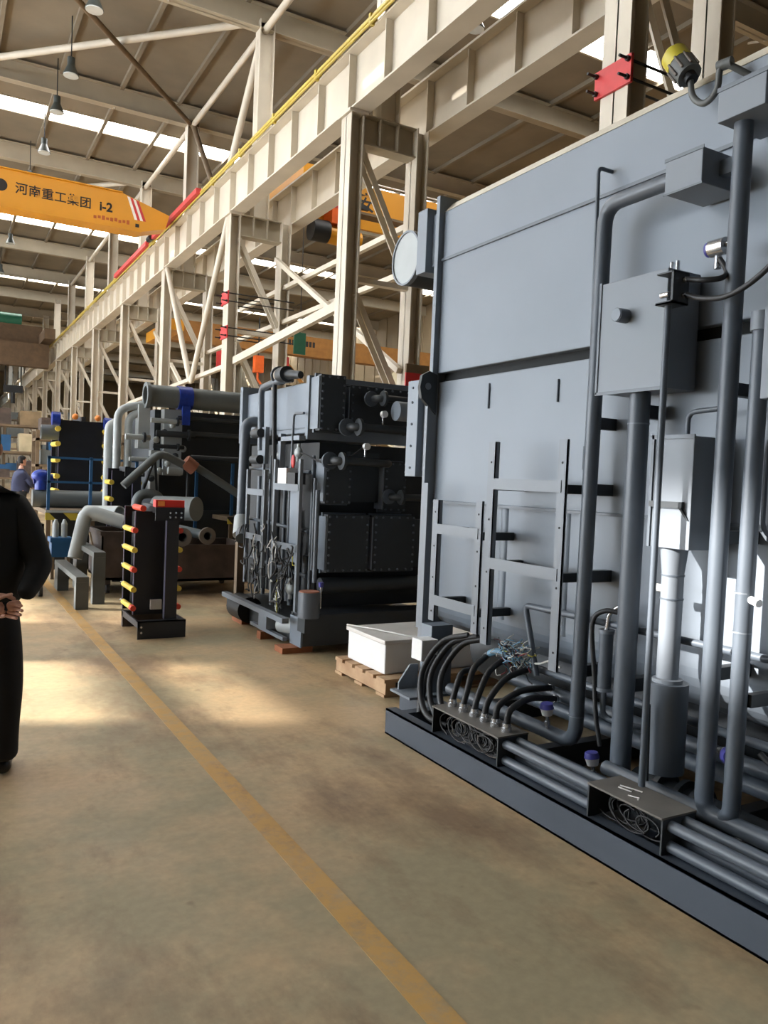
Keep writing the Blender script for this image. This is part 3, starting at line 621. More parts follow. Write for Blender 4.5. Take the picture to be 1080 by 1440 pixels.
# tall pipes on the right
pd = P('tall_pipe', MB().tube([(2.68, 2.065, 2.94), (2.68, 2.07, 0.24), (2.68, 1.75, 0.24)], 0.036, 0.07, 18), 'pipe')
for zz in (1.92, 1.34, 0.8): part('pipe_bracket', MB().box(2.70, XM + 0.02, 2.05, 2.09, zz - 0.03, zz + 0.02), 'dark', pd)
pe = P('tall_pipe', MB().tube([(2.68, 1.935, 2.14), (2.68, 1.945, 0.24), (2.68, 2.6, 0.24)], 0.033, 0.07, 18), 'pipe')
for zz in (1.13, 0.98): part('weld_ring', MB().cyl((2.68, 1.944, zz), (2.68, 1.944, zz + 0.006), 0.036, n=18), 'box', pe)
vl = part('valve_stub', MB().cyl((2.68, 1.93, 1.115), (2.66, 1.865, 1.105), 0.015, n=12), 'white', pe)
part('pipe_bracket', MB().box(2.70, XM + 0.02, 1.9, 1.93, 0.70, 0.75), 'dark', pe)
P('side_box', MB().box(2.64, 2.82, 1.74, 1.90, 1.86, 2.2), 'box', bevel=0.003)
P('fitting', MB().cyl((2.68, 1.935, 2.12), (2.68, 1.935, 2.19), 0.042, n=16), 'box')
P('hook_pipe', MB().tube([(XM - 0.02, 1.99, 1.75), (2.83, 1.99, 1.7), (2.83, 1.99, 1.38), (XM, 1.99, 1.34)], 0.009, 0.03, 8), 'pipe')
# filter cylinder
fl = P('filter', MB().cyl((2.78, 2.735, 0.56), (2.78, 2.735, 0.83), 0.033, n=20), 'pipe')
part('end_ring', MB().cyl((2.78, 2.735, 0.825), (2.78, 2.735, 0.842), 0.037, n=20), 'box', fl); part('end_ring', MB().cyl((2.78, 2.735, 0.55), (2.78, 2.735, 0.565), 0.037, n=20), 'box', fl)
part('top_tube', MB().tube([(2.78, 2.735, 0.84), (2.78, 2.725, 0.92), (2.80, 2.68, 0.96), (2.84, 2.64, 0.97)], 0.011, 0.02, 8), 'chrome', fl)
part('bottom_tube', MB().tube([(2.78, 2.735, 0.55), (2.78, 2.735, 0.42), (2.85, 2.5, 0.42)], 0.014, 0.05, 10), 'pipe', fl)
P('flexible_hose', MB().spline([(2.80, 2.66, 0.93), (2.76, 2.74, 0.93), (2.74, 2.79, 0.86), (2.75, 2.77, 0.62), (2.74, 2.74, 0.45), (2.74, 2.70, 0.3)], 0.012), 'hose')
# horizontal pipes along the shell
P('shell_pipe', MB().tube([(2.80, 3.24, 0.50), (2.80, 3.36, 0.86), (2.80, 1.2, 0.885)], 0.017, 0.04, 10), 'pipe')
for z_, x_, r_ in ((0.52, 2.86, 0.02), (0.40, 2.92, 0.035), (0.30, 2.98, 0.04)): P('skid_pipe', MB().cyl((x_, -0.5, z_), (x_, 3.6, z_), r_, n=12), 'pipe')
sp_ = P('pump_pipe', MB().cyl((2.80, 2.52, 0.20), (2.80, 1.5, 0.20), 0.055, n=20), 'dark')
for yy in (2.35, 2.24, 2.16): part('pipe_flange', MB().cyl((2.80, yy, 0.20), (2.80, yy + 0.025, 0.20), 0.085, n=20), 'dark', sp_)
P('pump_body', MB().cyl((2.9, 1.2, 0.26), (2.9, 1.7, 0.26), 0.14, n=24), 'dark')
P('lower_drum', MB().cyl((3.35, -0.6, 0.42), (3.35, 4.3, 0.42), 0.22, n=28), 'dark')
P('flexible_hose', MB().spline([(2.68, 1.84, 0.55), (2.70, 1.72, 0.45), (2.70, 1.72, 0.3), (2.66, 1.9, 0.2), (2.62, 1.98, 0.2)], 0.012), 'hose')
P('valve_rod', MB().cyl((2.60, 2.29, 0.30), (2.60, 2.30, 0.62), 0.008, n=8), 'dark')
# beacon on a bent pipe
bp_ = P('beacon_pipe', MB().spline([(2.87, 2.20, 3.22), (2.80, 2.26, 3.27), (2.80, 2.29, 3.26), (2.80, 2.30, 3.18), (2.80, 2.36, 3.15), (2.80, 2.42, 3.2), (2.80, 2.44, 3.28)], 0.014), 'beacon_g')
part('elbow', MB().cyl((2.80, 2.30, 3.275), (2.81, 2.24, 3.275), 0.022, n=12), 'beacon_g', bp_)
bc = P('beacon', MB().cyl((2.80, 2.445, 3.30), (2.80, 2.495, 3.367), 0.052, 0.056, n=20), 'beacon_g')
part('beacon_lens', MB().cyl((2.80, 2.495, 3.367), (2.80, 2.535, 3.42), 0.058, n=20).cyl((2.80, 2.535, 3.42), (2.80, 2.555, 3.447), 0.058, 0.03, n=20), 'beacon', bc, 'yellow beacon top')
for i in range(9):
    a = math.pi * 2 * i / 9; d = V((0, 0.6, 0.8)); u = V((1, 0, 0)); v_ = d.cross(u)
    o_ = u * math.cos(a) * 0.056 + v_ * math.sin(a) * 0.056
    part('guard_bar', MB().cyl(V((2.80, 2.455, 3.31)) + o_, V((2.80, 2.50, 3.37)) + o_, 0.006, n=6), 'flange', bc)
part('collar', MB().cyl((2.80, 2.43, 3.275), (2.80, 2.45, 3.305), 0.028, n=12), 'black', bc)
# cable trays: inverted channels on the skid edge
def tray(y0, y1, zt, label):
    t_ = P('cable_tray', MB().box(2.37, 2.56, y0, y1, zt - 0.008, zt), 'tray', label)
    for yy in (y0, y1 - 0.008): part('tray_end', MB().box(2.375, 2.555, yy, yy + 0.008, 0.15, zt - 0.008), 'dark', t_)
    part('tray_back', MB().box(2.55, 2.556, y0, y1, 0.15, zt - 0.008), 'dark', t_)
    return t_
t1 = tray(3.0, 3.58, 0.295, 'open cable tray bridging to black hoses'); t2 = tray(2.005, 2.395, 0.292, 'open cable tray with chalk mark')
part('chalk_mark', MB().tube([(2.45, 2.30, 0.293), (2.46, 2.24, 0.293), (2.49, 2.26, 0.293), (2.47, 2.31, 0.293), (2.50, 2.22, 0.293)], 0.004, n=5).tube([(2.42, 2.22, 0.293), (2.44, 2.18, 0.293), (2.42, 2.17, 0.293)], 0.003, n=5), 'chalk', t2)
def loops(y0, y1, n, zc, m, rr=0.004):
    mb = MB()
    for i in range(n):
        c = V((2.41 + random.random() * 0.1, y0 + (y1 - y0) * random.random(), zc)); a = random.random() * 6; R = 0.03 + random.random() * 0.035
        ex = random.random() * 0.5; pts = []
        for j in range(8):
            q = a + j * 0.75; pts.append(c + V((ex * R * math.sin(q), R * 1.6 * math.cos(q), R * 0.8 * math.sin(q + ex))))
        mb.spline(pts, rr, 5, 4)
    return mb
part('cable_loops', loops(3.08, 3.5, 40, 0.215, 'wire_k'), 'wire_k', t1, kind='stuff'); part('cable_loops', loops(3.08, 3.5, 5, 0.215, 'wire_k', 0.002), 'flange', t1, kind='stuff')
part('cable_loops', loops(2.12, 2.36, 12, 0.205, 'wire_k'), 'wire_k', t2, kind='stuff')
# conduits between the trays
for x_, z_ in ((2.42, 0.255), (2.50, 0.258), (2.42, 0.178), (2.50, 0.18)):
    P('conduit', MB().cyl((x_, 3.0, z_), (x_, 2.39, z_), 0.022, n=12), 'pipe'); P('conduit', MB().cyl((x_, 2.01, z_), (x_, -0.5, z_), 0.022, n=12), 'pipe')
# glands and black hoses
gy = [3.53, 3.43, 3.33, 3.24, 3.15, 3.06]
tips = [(2.66, 3.62, 0.46), (2.70, 3.56, 0.54), (2.74, 3.44, 0.55), (2.78, 3.30, 0.52), (2.86, 3.20, 0.44), (2.84, 3.14, 0.40)]
for yy, tp in zip(gy, tips):
    gn = part('gland', MB().cyl((2.47, yy, 0.295), (2.47, yy, 0.315), 0.026, n=14), 'chrome', t1)
    part('gland_nut', MB().cyl((2.47, yy, 0.315), (2.47, yy, 0.335), 0.021, n=8), 'chrome', gn)
    tp = V(tp); mid = V((2.49, yy, 0.40)); m2 = (mid + tp) / 2 + V((-0.02, 0, 0.03))
    P('flexible_hose', MB().spline([(2.47, yy, 0.33), tuple(mid), tuple(m2), tuple(tp)], 0.017, 8), 'hose')
    P('hose_end', MB().cyl(tp, tp + (tp - m2).normalized() * 0.02, 0.02, n=10), 'chrome')
for dx, dy in ((0, 0), (0.03, -0.06), (-0.03, 0.05)):
    P('flexible_hose', MB().spline([(2.70 + dx, 3.64 + dy, 0.64), (2.62 + dx, 3.78 + dy, 0.58), (2.52 + dx, 3.82 + dy, 0.42), (2.46 + dx, 3.74 + dy, 0.28), (2.44 + dx, 3.62 + dy, 0.2), (2.45, 3.54, 0.19)], 0.018, 8), 'hose')
P('flexible_hose', MB().spline([(2.66, 4.0, 0.46), (2.60, 4.0, 0.36), (2.53, 3.94, 0.22), (2.5, 3.9, 0.15)], 0.022, 8), 'hose')
for mm, n in (('wire_w', 26), ('wire_b', 26), ('wire_r', 8), ('wire_k', 14), ('wire_y', 5)):
    mb = MB()
    for i in range(n):
        c = V((2.74 + random.uniform(-0.05, 0.05), 3.40 + random.uniform(-0.10, 0.10), 0.585 + random.uniform(-0.04, 0.03)))
        pts = [c]; dz = random.choice((1, 1, -1))
        for j in range(4):
            c = c + V((random.uniform(-0.03, 0.03), random.uniform(-0.05, 0.04), dz * random.uniform(-0.005, 0.035))); pts.append(c)
        mb.spline(pts, 0.0032, 4, 3)
    P('loose_wires', mb, mm, kind='stuff')
P('wire_sheath', MB().spline([(2.72, 3.55, 0.56), (2.73, 3.48, 0.585), (2.75, 3.36, 0.58)], [0.02] * 13, 8, 6), 'wire_b')
P('wire_tail', MB().spline([(2.78, 3.30, 0.56), (2.80, 3.22, 0.57), (2.80, 3.14, 0.60), (2.80, 3.06, 0.585)], 0.006, 6), 'wire_w')

# ================================================================== dark bolted machine in the middle
mc = thing('bolted_machine', 'smaller dark machine with bolted covers, pipes and narrow frames beyond the big one', 'machine', (3.3, 7.2, 0))
def Q(name, mb, m, label=None, kind=None, bevel=0.0): return part(name, mb, m, mc, label, kind, bevel)
Q('upper_shell', MB().box(2.90, 4.3, 6.50, 8.25, 1.90, 2.36), 'panel', bevel=0.01)
Q('upper_flange', MB().box(2.84, 4.3, 6.46, 6.52, 1.84, 2.40), 'panel'); Q('upper_flange', MB().box(2.84, 4.3, 8.20, 8.28, 1.84, 2.44), 'panel')
Q('shell_seam', MB().box(2.893, 2.90, 6.52, 8.2, 1.945, 1.955), 'pipe')
Q('lower_shell', MB().box(2.98, 4.3, 6.50, 8.25, 0.34, 1.82), 'core')  # near-black: shade among the crowded pipework put into the shell colour
bolt = MB().cyl((0, 0, 0), (0, -0.014, 0), 0.010, n=6).mesh('bolt', 'pipe')
def cover(x0, x1, z0, z1, y=6.28, d=0.14):
    c = Q('bolted_cover', MB().box(x0, x1, y, y + d, z0, z1), 'dark', bevel=0.006)  # shade of the end face put into the cover colour
    part('cover_rim', MB().box(x0 - 0.012, x1 + 0.012, y + d - 0.05, y + d - 0.02, z0 - 0.012, z1 + 0.012), 'pipe', c)
    part('cover_side', MB().box(x0 - 0.014, x0 - 0.002, y + 0.01, y + d + 0.06, z0 + 0.02, z1 - 0.02), 'panel', c)  # lit side of the same paint, kept in the panel colour
    n = max(3, round((z1 - z0) / 0.075))
    for i in range(n + 1):
        for xx in (x0 + 0.018, x1 - 0.018): inst('bolt', bolt, (xx, y, z0 + 0.02 + (z1 - z0 - 0.04) * i / n), c)
    n = max(2, round((x1 - x0) / 0.085))
    for i in range(1, n):
        for zz in (z0 + 0.02, z1 - 0.02): inst('bolt', bolt, (x0 + (x1 - x0) * i / n, y, zz), c)
cover(2.87, 3.11, 1.91, 2.40); cover(3.19, 3.95, 1.95, 2.34, 6.34)
cover(2.95, 3.20, 1.28, 1.66); cover(3.57, 3.80, 1.22, 1.68, 6.34); cover(2.97, 3.38, 0.68, 1.19, 6.25); cover(3.43, 3.86, 0.68, 1.19, 6.25)
for x0, z0 in ((3.25, 1.3), (3.9, 0.7)): Q('filler_plate', MB().box(x0, x0 + 0.3, 6.42, 6.5, z0, z0 + 0.45), 'dark')
Q('drum', MB().cyl((2.95, 6.32, 0.56), (4.2, 6.32, 0.56), 0.07, n=20), 'dark')
def hpipe(x0, x1, z, r, y=6.12, m='dark', fl=(True, False)):
    p = Q('end_pipe', MB().tube([(x0, y + 0.16, z), (x0, y, z), (x1, y, z), (x1, y + 0.16, z)], r, 0.08, 14), m)
    for f, xx in zip(fl, (x0, x1)):
        if f:
            part('pipe_flange', MB().cyl((x0 - 0.02, y + 0.10, z), (x0 - 0.02, y + 0.125, z), r * 2.1, n=20), 'pipe', p)
            part('pipe_flange', MB().cyl((xx + 0.03, y, z), (xx + 0.055, y, z), r * 2.1, n=20), 'dark', p)
    return p
hpipe(3.13, 3.72, 1.955, 0.036); hpipe(2.98, 3.50, 1.655, 0.036); hpipe(3.58, 3.95, 1.36, 0.032); hpipe(3.36, 3.78, 2.22, 0.032, fl=(True, False))
Q('end_cylinder', MB().cyl((3.46, 6.0, 2.11), (4.0, 6.0, 2.11), 0.085, n=24), 'panel', bevel=0.02)
for (x, z) in ((3.39, 1.99), (3.23, 1.70)):
    h = Q('gauge', MB().cyl((x, 6.1, z + 0.09), (x, 6.06, z + 0.09), 0.03, n=16), 'white'); part('stem', MB().cyl((x, 6.1, z), (x, 6.1, z + 0.07), 0.008, n=8), 'chrome', h)
Q('cable', MB().spline([(2.80, 6.5, 1.72), (2.95, 6.2, 1.62), (3.1, 6.12, 1.70), (3.23, 6.1, 1.80)], 0.008, 6), 'hose')
Q('base_box', MB().box(2.74, 4.3, 6.18, 6.44, 0.06, 0.33), 'dark', bevel=0.004); Q('base_plate', MB().box(2.73, 2.742, 6.19, 6.43, 0.05, 0.30), 'panel')  # box carries the end's shade as colour, plate keeps the lit paint
Q('base_beam', MB().box(2.74, 4.3, 6.44, 8.2, 0.06, 0.22), 'dark')
for y_, r_, zt in ((7.80, 0.03, 1.5), (7.62, 0.02, 1.2), (7.30, 0.026, 1.45), (7.12, 0.018, 1.6), (6.9, 0.028, 1.2), (6.72, 0.02, 0.9), (6.58, 0.03, 0.8), (6.48, 0.016, 1.7)): Q('riser', MB().cyl((2.92, y_, 0.3), (2.92, y_, zt), r_, n=10), 'pipe')
for z_ in (0.62, 1.02, 1.55): Q('cross_tube', MB().cyl((2.90, 6.5, z_), (2.90, 8.1, z_ + 0.03), 0.018, n=8), 'pipe')
Q('side_rail', MB().box(2.60, 2.66, 6.3, 7.95, 0.245, 0.29), 'box'); Q('side_rail', MB().box(2.66, 2.70, 6.42, 7.25, 0.07, 0.10), 'box')
Q('filter_can', MB().cyl((2.745, 6.08, 0.33), (2.745, 6.08, 0.545), 0.092, n=28), 'pipe', bevel=0.01); Q('can_lid', MB().cyl((2.745, 6.08, 0.545), (2.745, 6.08, 0.552), 0.086, n=28), 'rustpipe')
Q('can_support', MB().box(2.70, 2.80, 6.05, 6.2, 0.20, 0.33), 'dark')
h = Q('transmitter', MB().cyl((2.86, 6.10, 0.58), (2.86, 6.10, 0.62), 0.02, 0.025, n=14), 'bluecap'); part('stem', MB().cyl((2.86, 6.10, 0.40), (2.86, 6.10, 0.58), 0.008, n=8), 'chrome', h)
Q('wood_block', MB().box(2.58, 2.86, 6.22, 6.40, 0, 0.05), 'woodblock'); Q('wood_block', MB().box(2.70, 2.95, 7.6, 7.9, 0, 0.06), 'woodblock')
Q('wood_block', MB().box(4.0, 4.28, 6.22, 6.40, 0, 0.06), 'woodblock'); Q('wood_block', MB().box(2.62, 2.75, 6.85, 6.95, 0, 0.07), 'woodblock')
# lit side facing the aisle
Q('bend_pipe', MB().tube([(2.98, 7.90, 2.06), (2.80, 7.96, 2.06), (2.80, 8.0, 0.98), (2.70, 7.7, 0.86)], 0.055, 0.13, 16), 'pipe'); Q('pipe_boot', MB().cyl((2.80, 8.0, 1.05), (2.74, 7.85, 0.88), 0.075, n=18), 'lightpipe')
Q('pipe_leg', MB().box(2.72, 2.80, 7.85, 7.93, 0.2, 0.86), 'brownsteel')
Q('loop_pipe', MB().tube([(2.80, 7.50, 1.75), (2.80, 7.54, 2.37), (2.80, 7.15, 2.40), (2.9, 7.0, 2.42)], 0.032, 0.08, 14), 'pipe')
vv = Q('top_valve', MB().cyl((2.84, 7.12, 2.46), (2.84, 6.98, 2.46), 0.075, n=18), 'dark'); part('bonnet', MB().cyl((2.84, 7.02, 2.46), (2.9, 6.8, 2.44), 0.05, 0.035, n=12), 'dark', vv); part('hand_wheel', MB().hollow((2.84, 7.16, 2.46), (2.84, 7.18, 2.46), 0.09, 0.07, 20), 'pipe', vv)
Q('black_riser', MB().cyl((2.76, 7.08, 2.36), (2.76, 6.97, 0.95), 0.022, n=12), 'black')
Q('hook_pipe', MB().tube([(2.80, 6.46, 2.065), (2.78, 6.64, 2.07), (2.78, 6.66, 1.4)], 0.012, 0.05, 8), 'pipe')
def mframe(ya, yb_, z0, z1, rungs, x=2.74):
    f = Q('mounting_frame', MB().box(x, x + 0.03, ya - 0.02, ya + 0.02, z0, z1), 'box')
    part('post', MB().box(x, x + 0.03, yb_ - 0.02, yb_ + 0.02, z0, z1), 'box', f)
    for zz in rungs: part('rung', MB().box(x - 0.006, x + 0.004, yb_, ya, zz - 0.03, zz + 0.03), 'box', f)
mframe(7.70, 7.22, 0.42, 1.56, (1.34, 0.90)); mframe(6.96, 6.38, 0.30, 1.66, (1.41, 0.88))
Q('side_panel', MB().box(2.80, 2.83, 6.54, 6.70, 0.74, 1.42), 'panel'); Q('side_panel', MB().box(2.80, 2.84, 7.38, 7.58, 1.62, 1.98), 'panel')
for zz in (1.92, 1.66): Q('pipe_union', MB().cyl((2.77, 7.42, zz), (2.77, 7.62, zz), 0.045, n=14), 'dark')
Q('white_box', MB().box(2.72, 2.82, 6.62, 6.82, 1.44, 1.58), 'white'); Q('black_box', MB().box(2.72, 2.82, 6.42, 6.60, 1.44, 1.54), 'black'); Q('red_rag', MB().ball((2.74, 6.52, 1.64), 0.015, 0.035, 0.06), 'red')
Q('small_beam', MB().box(2.78, 2.84, 6.50, 7.0, 1.83, 1.87), 'panel'); Q('small_post', MB().box(2.78, 2.83, 6.93, 7.0, 1.5, 1.9), 'panel')
for y_, z0, z1, r_ in ((7.55, 0.5, 1.9, 0.016), (7.36, 0.4, 1.7, 0.012), (6.80, 0.35, 1.35, 0.014), (6.85, 0.35, 1.5, 0.02), (6.3, 0.7, 1.5, 0.016), (6.24, 0.6, 1.4, 0.02)): Q('thin_pipe', MB().cyl((2.86, y_, z0), (2.86, y_, z1), r_, n=10), 'pipe')
for y_, z_, s_ in ((6.55, 1.72, 0.05), (7.0, 1.7, 0.04), (7.28, 1.5, 0.04), (6.62, 0.5, 0.06), (6.95, 0.36, 0.05), (6.3, 0.42, 0.05), (6.2, 0.36, 0.05)):
    Q('small_valve', MB().ball((2.80, y_, z_), s_ * 0.7, s_, s_, 12, 6).cyl((2.80, y_, z_ - s_ * 1.6), (2.80, y_, z_ + s_ * 1.6), s_ * 0.35, n=8), 'lightpipe')
pm = Q('pump_motor', MB().cyl((2.72, 6.62, 0.18), (2.80, 6.44, 0.18), 0.07, n=18), 'lightpipe'); Q('terminal_box', MB().box(2.62, 2.72, 6.72, 6.92, 0.12, 0.26), 'box'); Q('black_drum', MB().cyl((2.75, 7.5, 0.16), (2.75, 7.85, 0.16), 0.13, n=20), 'black')
for mm, n in (('wire_w', 14), ('wire_k', 34), ('wire_y', 2)):
    mb = MB()
    for i in range(n):
        c = V((2.71 + random.uniform(-0.03, 0.05), random.choice((7.3, 7.4, 6.75, 6.65)) + random.uniform(-0.14, 0.14), random.uniform(0.5, 1.05))); pts = [c]
        for j in range(5):
            c = c + V((random.uniform(-0.02, 0.02), random.uniform(-0.09, 0.09), random.uniform(-0.11, 0.035))); pts.append(c)
        mb.spline(pts, 0.005 if mm != 'wire_k' else 0.008, 4, 3)
    Q('hanging_wires', mb, mm, kind='stuff')

# ================================================================== white crate on a pallet
t = thing('pallet', 'small wooden pallet on the floor beside the big machine, under the white crate', 'pallet', (3.3, 5.1, 0))
for i in range(5):
    y0 = 4.73 + 0.165 * i
    part('deck_board', MB().box(2.73, 3.95, y0, y0 + 0.12, 0.10, 0.125), 'wood', t)
for xx in (2.74, 3.3, 3.85): part('stringer', MB().box(xx, xx + 0.08, 4.73, 5.51, 0.02, 0.10), 'wood', t)
for y0 in (4.73, 5.06, 5.39): part('bottom_board', MB().box(2.73, 3.95, y0, y0 + 0.12, 0.0, 0.02), 'wood', t)
t = thing('crate', 'white box wrapped in plastic film standing on the wooden pallet', 'box', (3.3, 5.1, 0.125))
part('body', MB().box(2.80, 3.75, 4.86, 5.44, 0.125, 0.355), 'crate', t, bevel=0.008); part('lid', MB().box(2.785, 3.765, 4.845, 5.455, 0.34, 0.372), 'crate_lid', t, bevel=0.006)
part('film_fold', MB().spline([(2.79, 5.45, 0.38), (2.9, 5.2, 0.385), (3.05, 4.9, 0.378), (3.2, 4.86, 0.376)], 0.007, 6), 'crate_lid', t)

# ================================================================== plate heat exchangers
def exchanger(label, x0, x1, y0, y1, z0, z1, bz, base=True, tops=True, br=0.026):
    t = thing('plate_exchanger', label, 'heat exchanger', ((x0 + x1) / 2, (y0 + y1) / 2, 0 if base else z0 - 0.06), 'plate heat exchangers')
    h_ = z1 - z0; w_ = x1 - x0
    part('fixed_plate', MB().box(x0, x1, y1 - 0.04, y1, z0, z1), 'navy', t, bevel=0.004)
    pk = part('plate_pack', MB().box(x0 + 0.06, x1 - 0.06, y0 + 0.17, y1 - 0.08, z0 + 0.03, z1 - 0.05), 'navy', t)
    n = 10
    for i in range(n):
        yy = y0 + 0.18 + (y1 - y0 - 0.27) * i / n
        part('plate_edge', MB().box(x0 + 0.052, x1 - 0.052, yy, yy + 0.008, z0 + 0.03, z1 - 0.05), 'hxframe', pk)
    part('pressure_plate', MB().box(x0 + 0.02, x1 - 0.02, y0 + 0.12, y0 + 0.16, z0, z1 - 0.03), 'navy', t, bevel=0.004)
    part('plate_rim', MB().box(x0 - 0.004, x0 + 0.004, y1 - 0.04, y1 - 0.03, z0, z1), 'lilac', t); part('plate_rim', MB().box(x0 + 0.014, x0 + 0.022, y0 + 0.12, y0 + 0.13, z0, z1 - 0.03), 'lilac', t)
    for i, zz in enumerate(bz):
        for xx in (x0 - 0.005, x1 + 0.005):
            bl = part('tie_bolt', MB().cyl((xx, y0 + 0.06, zz), (xx, y1 + 0.02, zz), 0.012, n=8), 'chrome', t)
            part('sleeve', MB().cyl((xx, y0 + 0.08, zz), (xx, y0 + 0.45 * (y1 - y0) + 0.2, zz), br, n=12), 'sleeve', bl)
            part('bolt_cap', MB().cyl((xx, y0 + 0.0, zz), (xx, y0 + 0.08, zz), br, br * 1.05, n=12), 'tip' if (i % 2 == 0 and tops) else 'sleeve', bl)
    part('carrying_bar', MB().box((x0 + x1) / 2 - 0.03, (x0 + x1) / 2 + 0.03, y0 - 0.1, y1, z1 - 0.04, z1 + 0.03), 'hxframe', t)
    if base:
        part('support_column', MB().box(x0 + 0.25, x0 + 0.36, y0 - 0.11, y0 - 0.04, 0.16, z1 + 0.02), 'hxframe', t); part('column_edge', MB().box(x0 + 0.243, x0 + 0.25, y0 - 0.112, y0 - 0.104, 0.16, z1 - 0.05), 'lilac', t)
        part('base_channel', MB().box(x0, x1 + 0.03, y0 - 0.18, y0 - 0.165, 0, 0.16).box(x0, x1 + 0.03, y0 - 0.18, y0 - 0.10, 0.15, 0.16), 'hxframe', t)
        for xx in (x0, x1 + 0.015): part('base_channel', MB().box(xx, xx + 0.015, y0 - 0.18, y1, 0.10, 0.16), 'hxframe', t)
        part('base_channel', MB().box(x0, x1, y1 - 0.06, y1, 0, 0.15), 'cartrust', t)
        for dx in (0.02, 0.02):
            pass
        for zz in (0.06, 0.11): part('bolt', MB().cyl((x0 + 0.03, y0 - 0.18, zz), (x0 + 0.03, y0 - 0.19, zz), 0.01, n=8), 'chrome', t)
        part('port_cover', MB().box(x0 + 0.17, x0 + 0.27, y0 + 0.08, y0 + 0.12, z0 + 0.05, z0 + 0.14), 'white', t)
        part('column_plate', MB().box(x0 + 0.14, x0 + 0.40, y0 - 0.13, y0 - 0.11, z1 - 0.10, z1 + 0.02), 'navy', t)
        for dx in (0.27, 0.32, 0.37):
            for zz in (z1 - 0.07, z1 - 0.03): part('bolt', MB().cyl((x0 + dx, y0 - 0.13, zz), (x0 + dx, y0 - 0.14, zz), 0.009, n=8), 'chrome', t)
        if not tops: return t
        nl = part('name_label', MB().box(x0 + 0.14, x0 + 0.40, y0 - 0.12, y0 - 0.02, z1 + 0.02, z1 + 0.085), 'label', t, 'red label box')
        part('label_print', MB().box(x0 + 0.16, x0 + 0.22, y0 - 0.123, y0 - 0.12, z1 + 0.03, z1 + 0.075), 'labelor', nl)
        part('top_sleeve', MB().cyl((x0 + 0.06, y0 + 0.0, z1 + 0.0), (x0 + 0.06, y0 + 0.35, z1 + 0.0), 0.028, n=12), 'tip', t)
    return t
exchanger('black plate heat exchanger with yellow bolt sleeves and red label, standing on the aisle', 1.585, 1.985, 7.35, 7.88, 0.17, 1.16, (0.25, 0.42, 0.60, 0.78, 0.96))

# ================================================================== saddle beams on the floor
for (x, y, yl, zt, lb) in ((1.375, 8.87, 1.75, 0.35, 'low grey steel saddle beam on the floor, left of its taller twin'), (1.60, 9.2, 1.5, 0.58, 'taller grey steel saddle beam on the floor, next to the black exchanger')):
    t = thing('saddle_beam', lb, 'steel beam', (x, y + yl / 2, 0), 'grey saddle beams')
    part('top_channel', MB().box(x - 0.065, x + 0.065, y, y + yl, zt - 0.06, zt), 'beamgrey', t, bevel=0.004); part('leg', MB().box(x - 0.065, x + 0.065, y + 0.002, y + 0.12, 0, zt - 0.06), 'beamgrey', t); part('leg', MB().box(x - 0.065, x + 0.065, y + yl - 0.3, y + yl - 0.02, 0, zt - 0.06), 'beamgrey', t)
# ================================================================== rusty bins on casters with pipes
cast = MB().cyl((-0.02, 0, 0.06), (0.02, 0, 0.06), 0.06, n=14).mesh('caster', 'caster')
def bin_(label, x0, x1, y0, y1, z0, z1):
    t = thing('steel_bin', label, 'bin', ((x0 + x1) / 2, (y0 + y1) / 2, 0), 'rusty steel bins on casters')
    part('bin_floor', MB().box(x0, x1, y0, y1, z0, z0 + 0.03), 'cartrust', t)
    for b_ in ((x0, x1, y0, y0 + 0.02), (x0, x1, y1 - 0.02, y1), (x0, x0 + 0.02, y0, y1), (x1 - 0.02, x1, y0, y1)): part('side', MB().box(*b_, z0, z1), 'cartrust', t)
    part('rim', MB().box(x0 - 0.02, x1 + 0.02, y0 - 0.02, y0, z1 - 0.05, z1).box(x0 - 0.02, x0, y0, y1, z1 - 0.05, z1), 'cartrust', t)
    part('side_rib', MB().beam((x0 - 0.01, y0 + 0.1, z0 + 0.05), (x0 - 0.01, y1 - 0.1, z1 - 0.08), 0.02, 0.04), 'sleeper', t)
    for xx in (x0 + 0.1, x1 - 0.1):
        for yy in (y0 + 0.12, y1 - 0.12):
            inst('caster', cast, (xx, yy, 0), t); part('caster_fork', MB().box(xx - 0.03, xx + 0.03, yy - 0.03, yy + 0.03, 0.10, z0), 'cartrust', t)
    return t
bin_('rusty steel bin on casters left of the black exchanger, holding pale pipes', 1.74, 2.30, 9.9, 10.8, 0.17, 0.76)
bin_('rusty steel bin on casters right of the black exchanger, heaped with flanged pipes', 2.45, 3.55, 9.65, 10.7, 0.17, 0.62)
# loose pipes
solo('bent_pipe', MB().tube([(1.47, 10.1, 0.42), (1.60, 10.2, 0.99), (2.02, 10.05, 0.86)], 0.085, 0.12, 18), 'lightpipe', 'pale grey bent pipe resting on the left rusty bin, its end bent down', 'pipe', (1.7, 10.1, 0.42), 'loose pipes')
solo('straight_pipe', MB().hollow((1.70, 10.75, 0.93), (2.02, 10.30, 0.95), 0.10, 0.085, 20), 'lightpipe', 'straight pale pipe lying behind the bent pipe on the left bin', 'pipe', (1.8, 10.8, 0.8), 'loose pipes')
def flanged(label, p0, p1, r, m='midpipe', blind=False, fr=1.75):
    p0 = V(p0); p1 = V(p1); d = (p1 - p0).normalized()
    t = thing('flanged_pipe', label, 'pipe', tuple((p0 + p1) / 2 - V((0, 0, r))), 'loose pipes')
    part('tube', MB().hollow(p0, p1, r, r * 0.8, 24), m, t)
    if blind: part('blind_disc', MB().cyl(p1, p1 + d * 0.02, r * 1.02, n=28), 'midpipe', t)
    else:
        part('flange', MB().hollow(p1 - d * 0.03, p1 + d * 0.0, r * fr, r * 0.8, 28), 'flange', t)
    return t
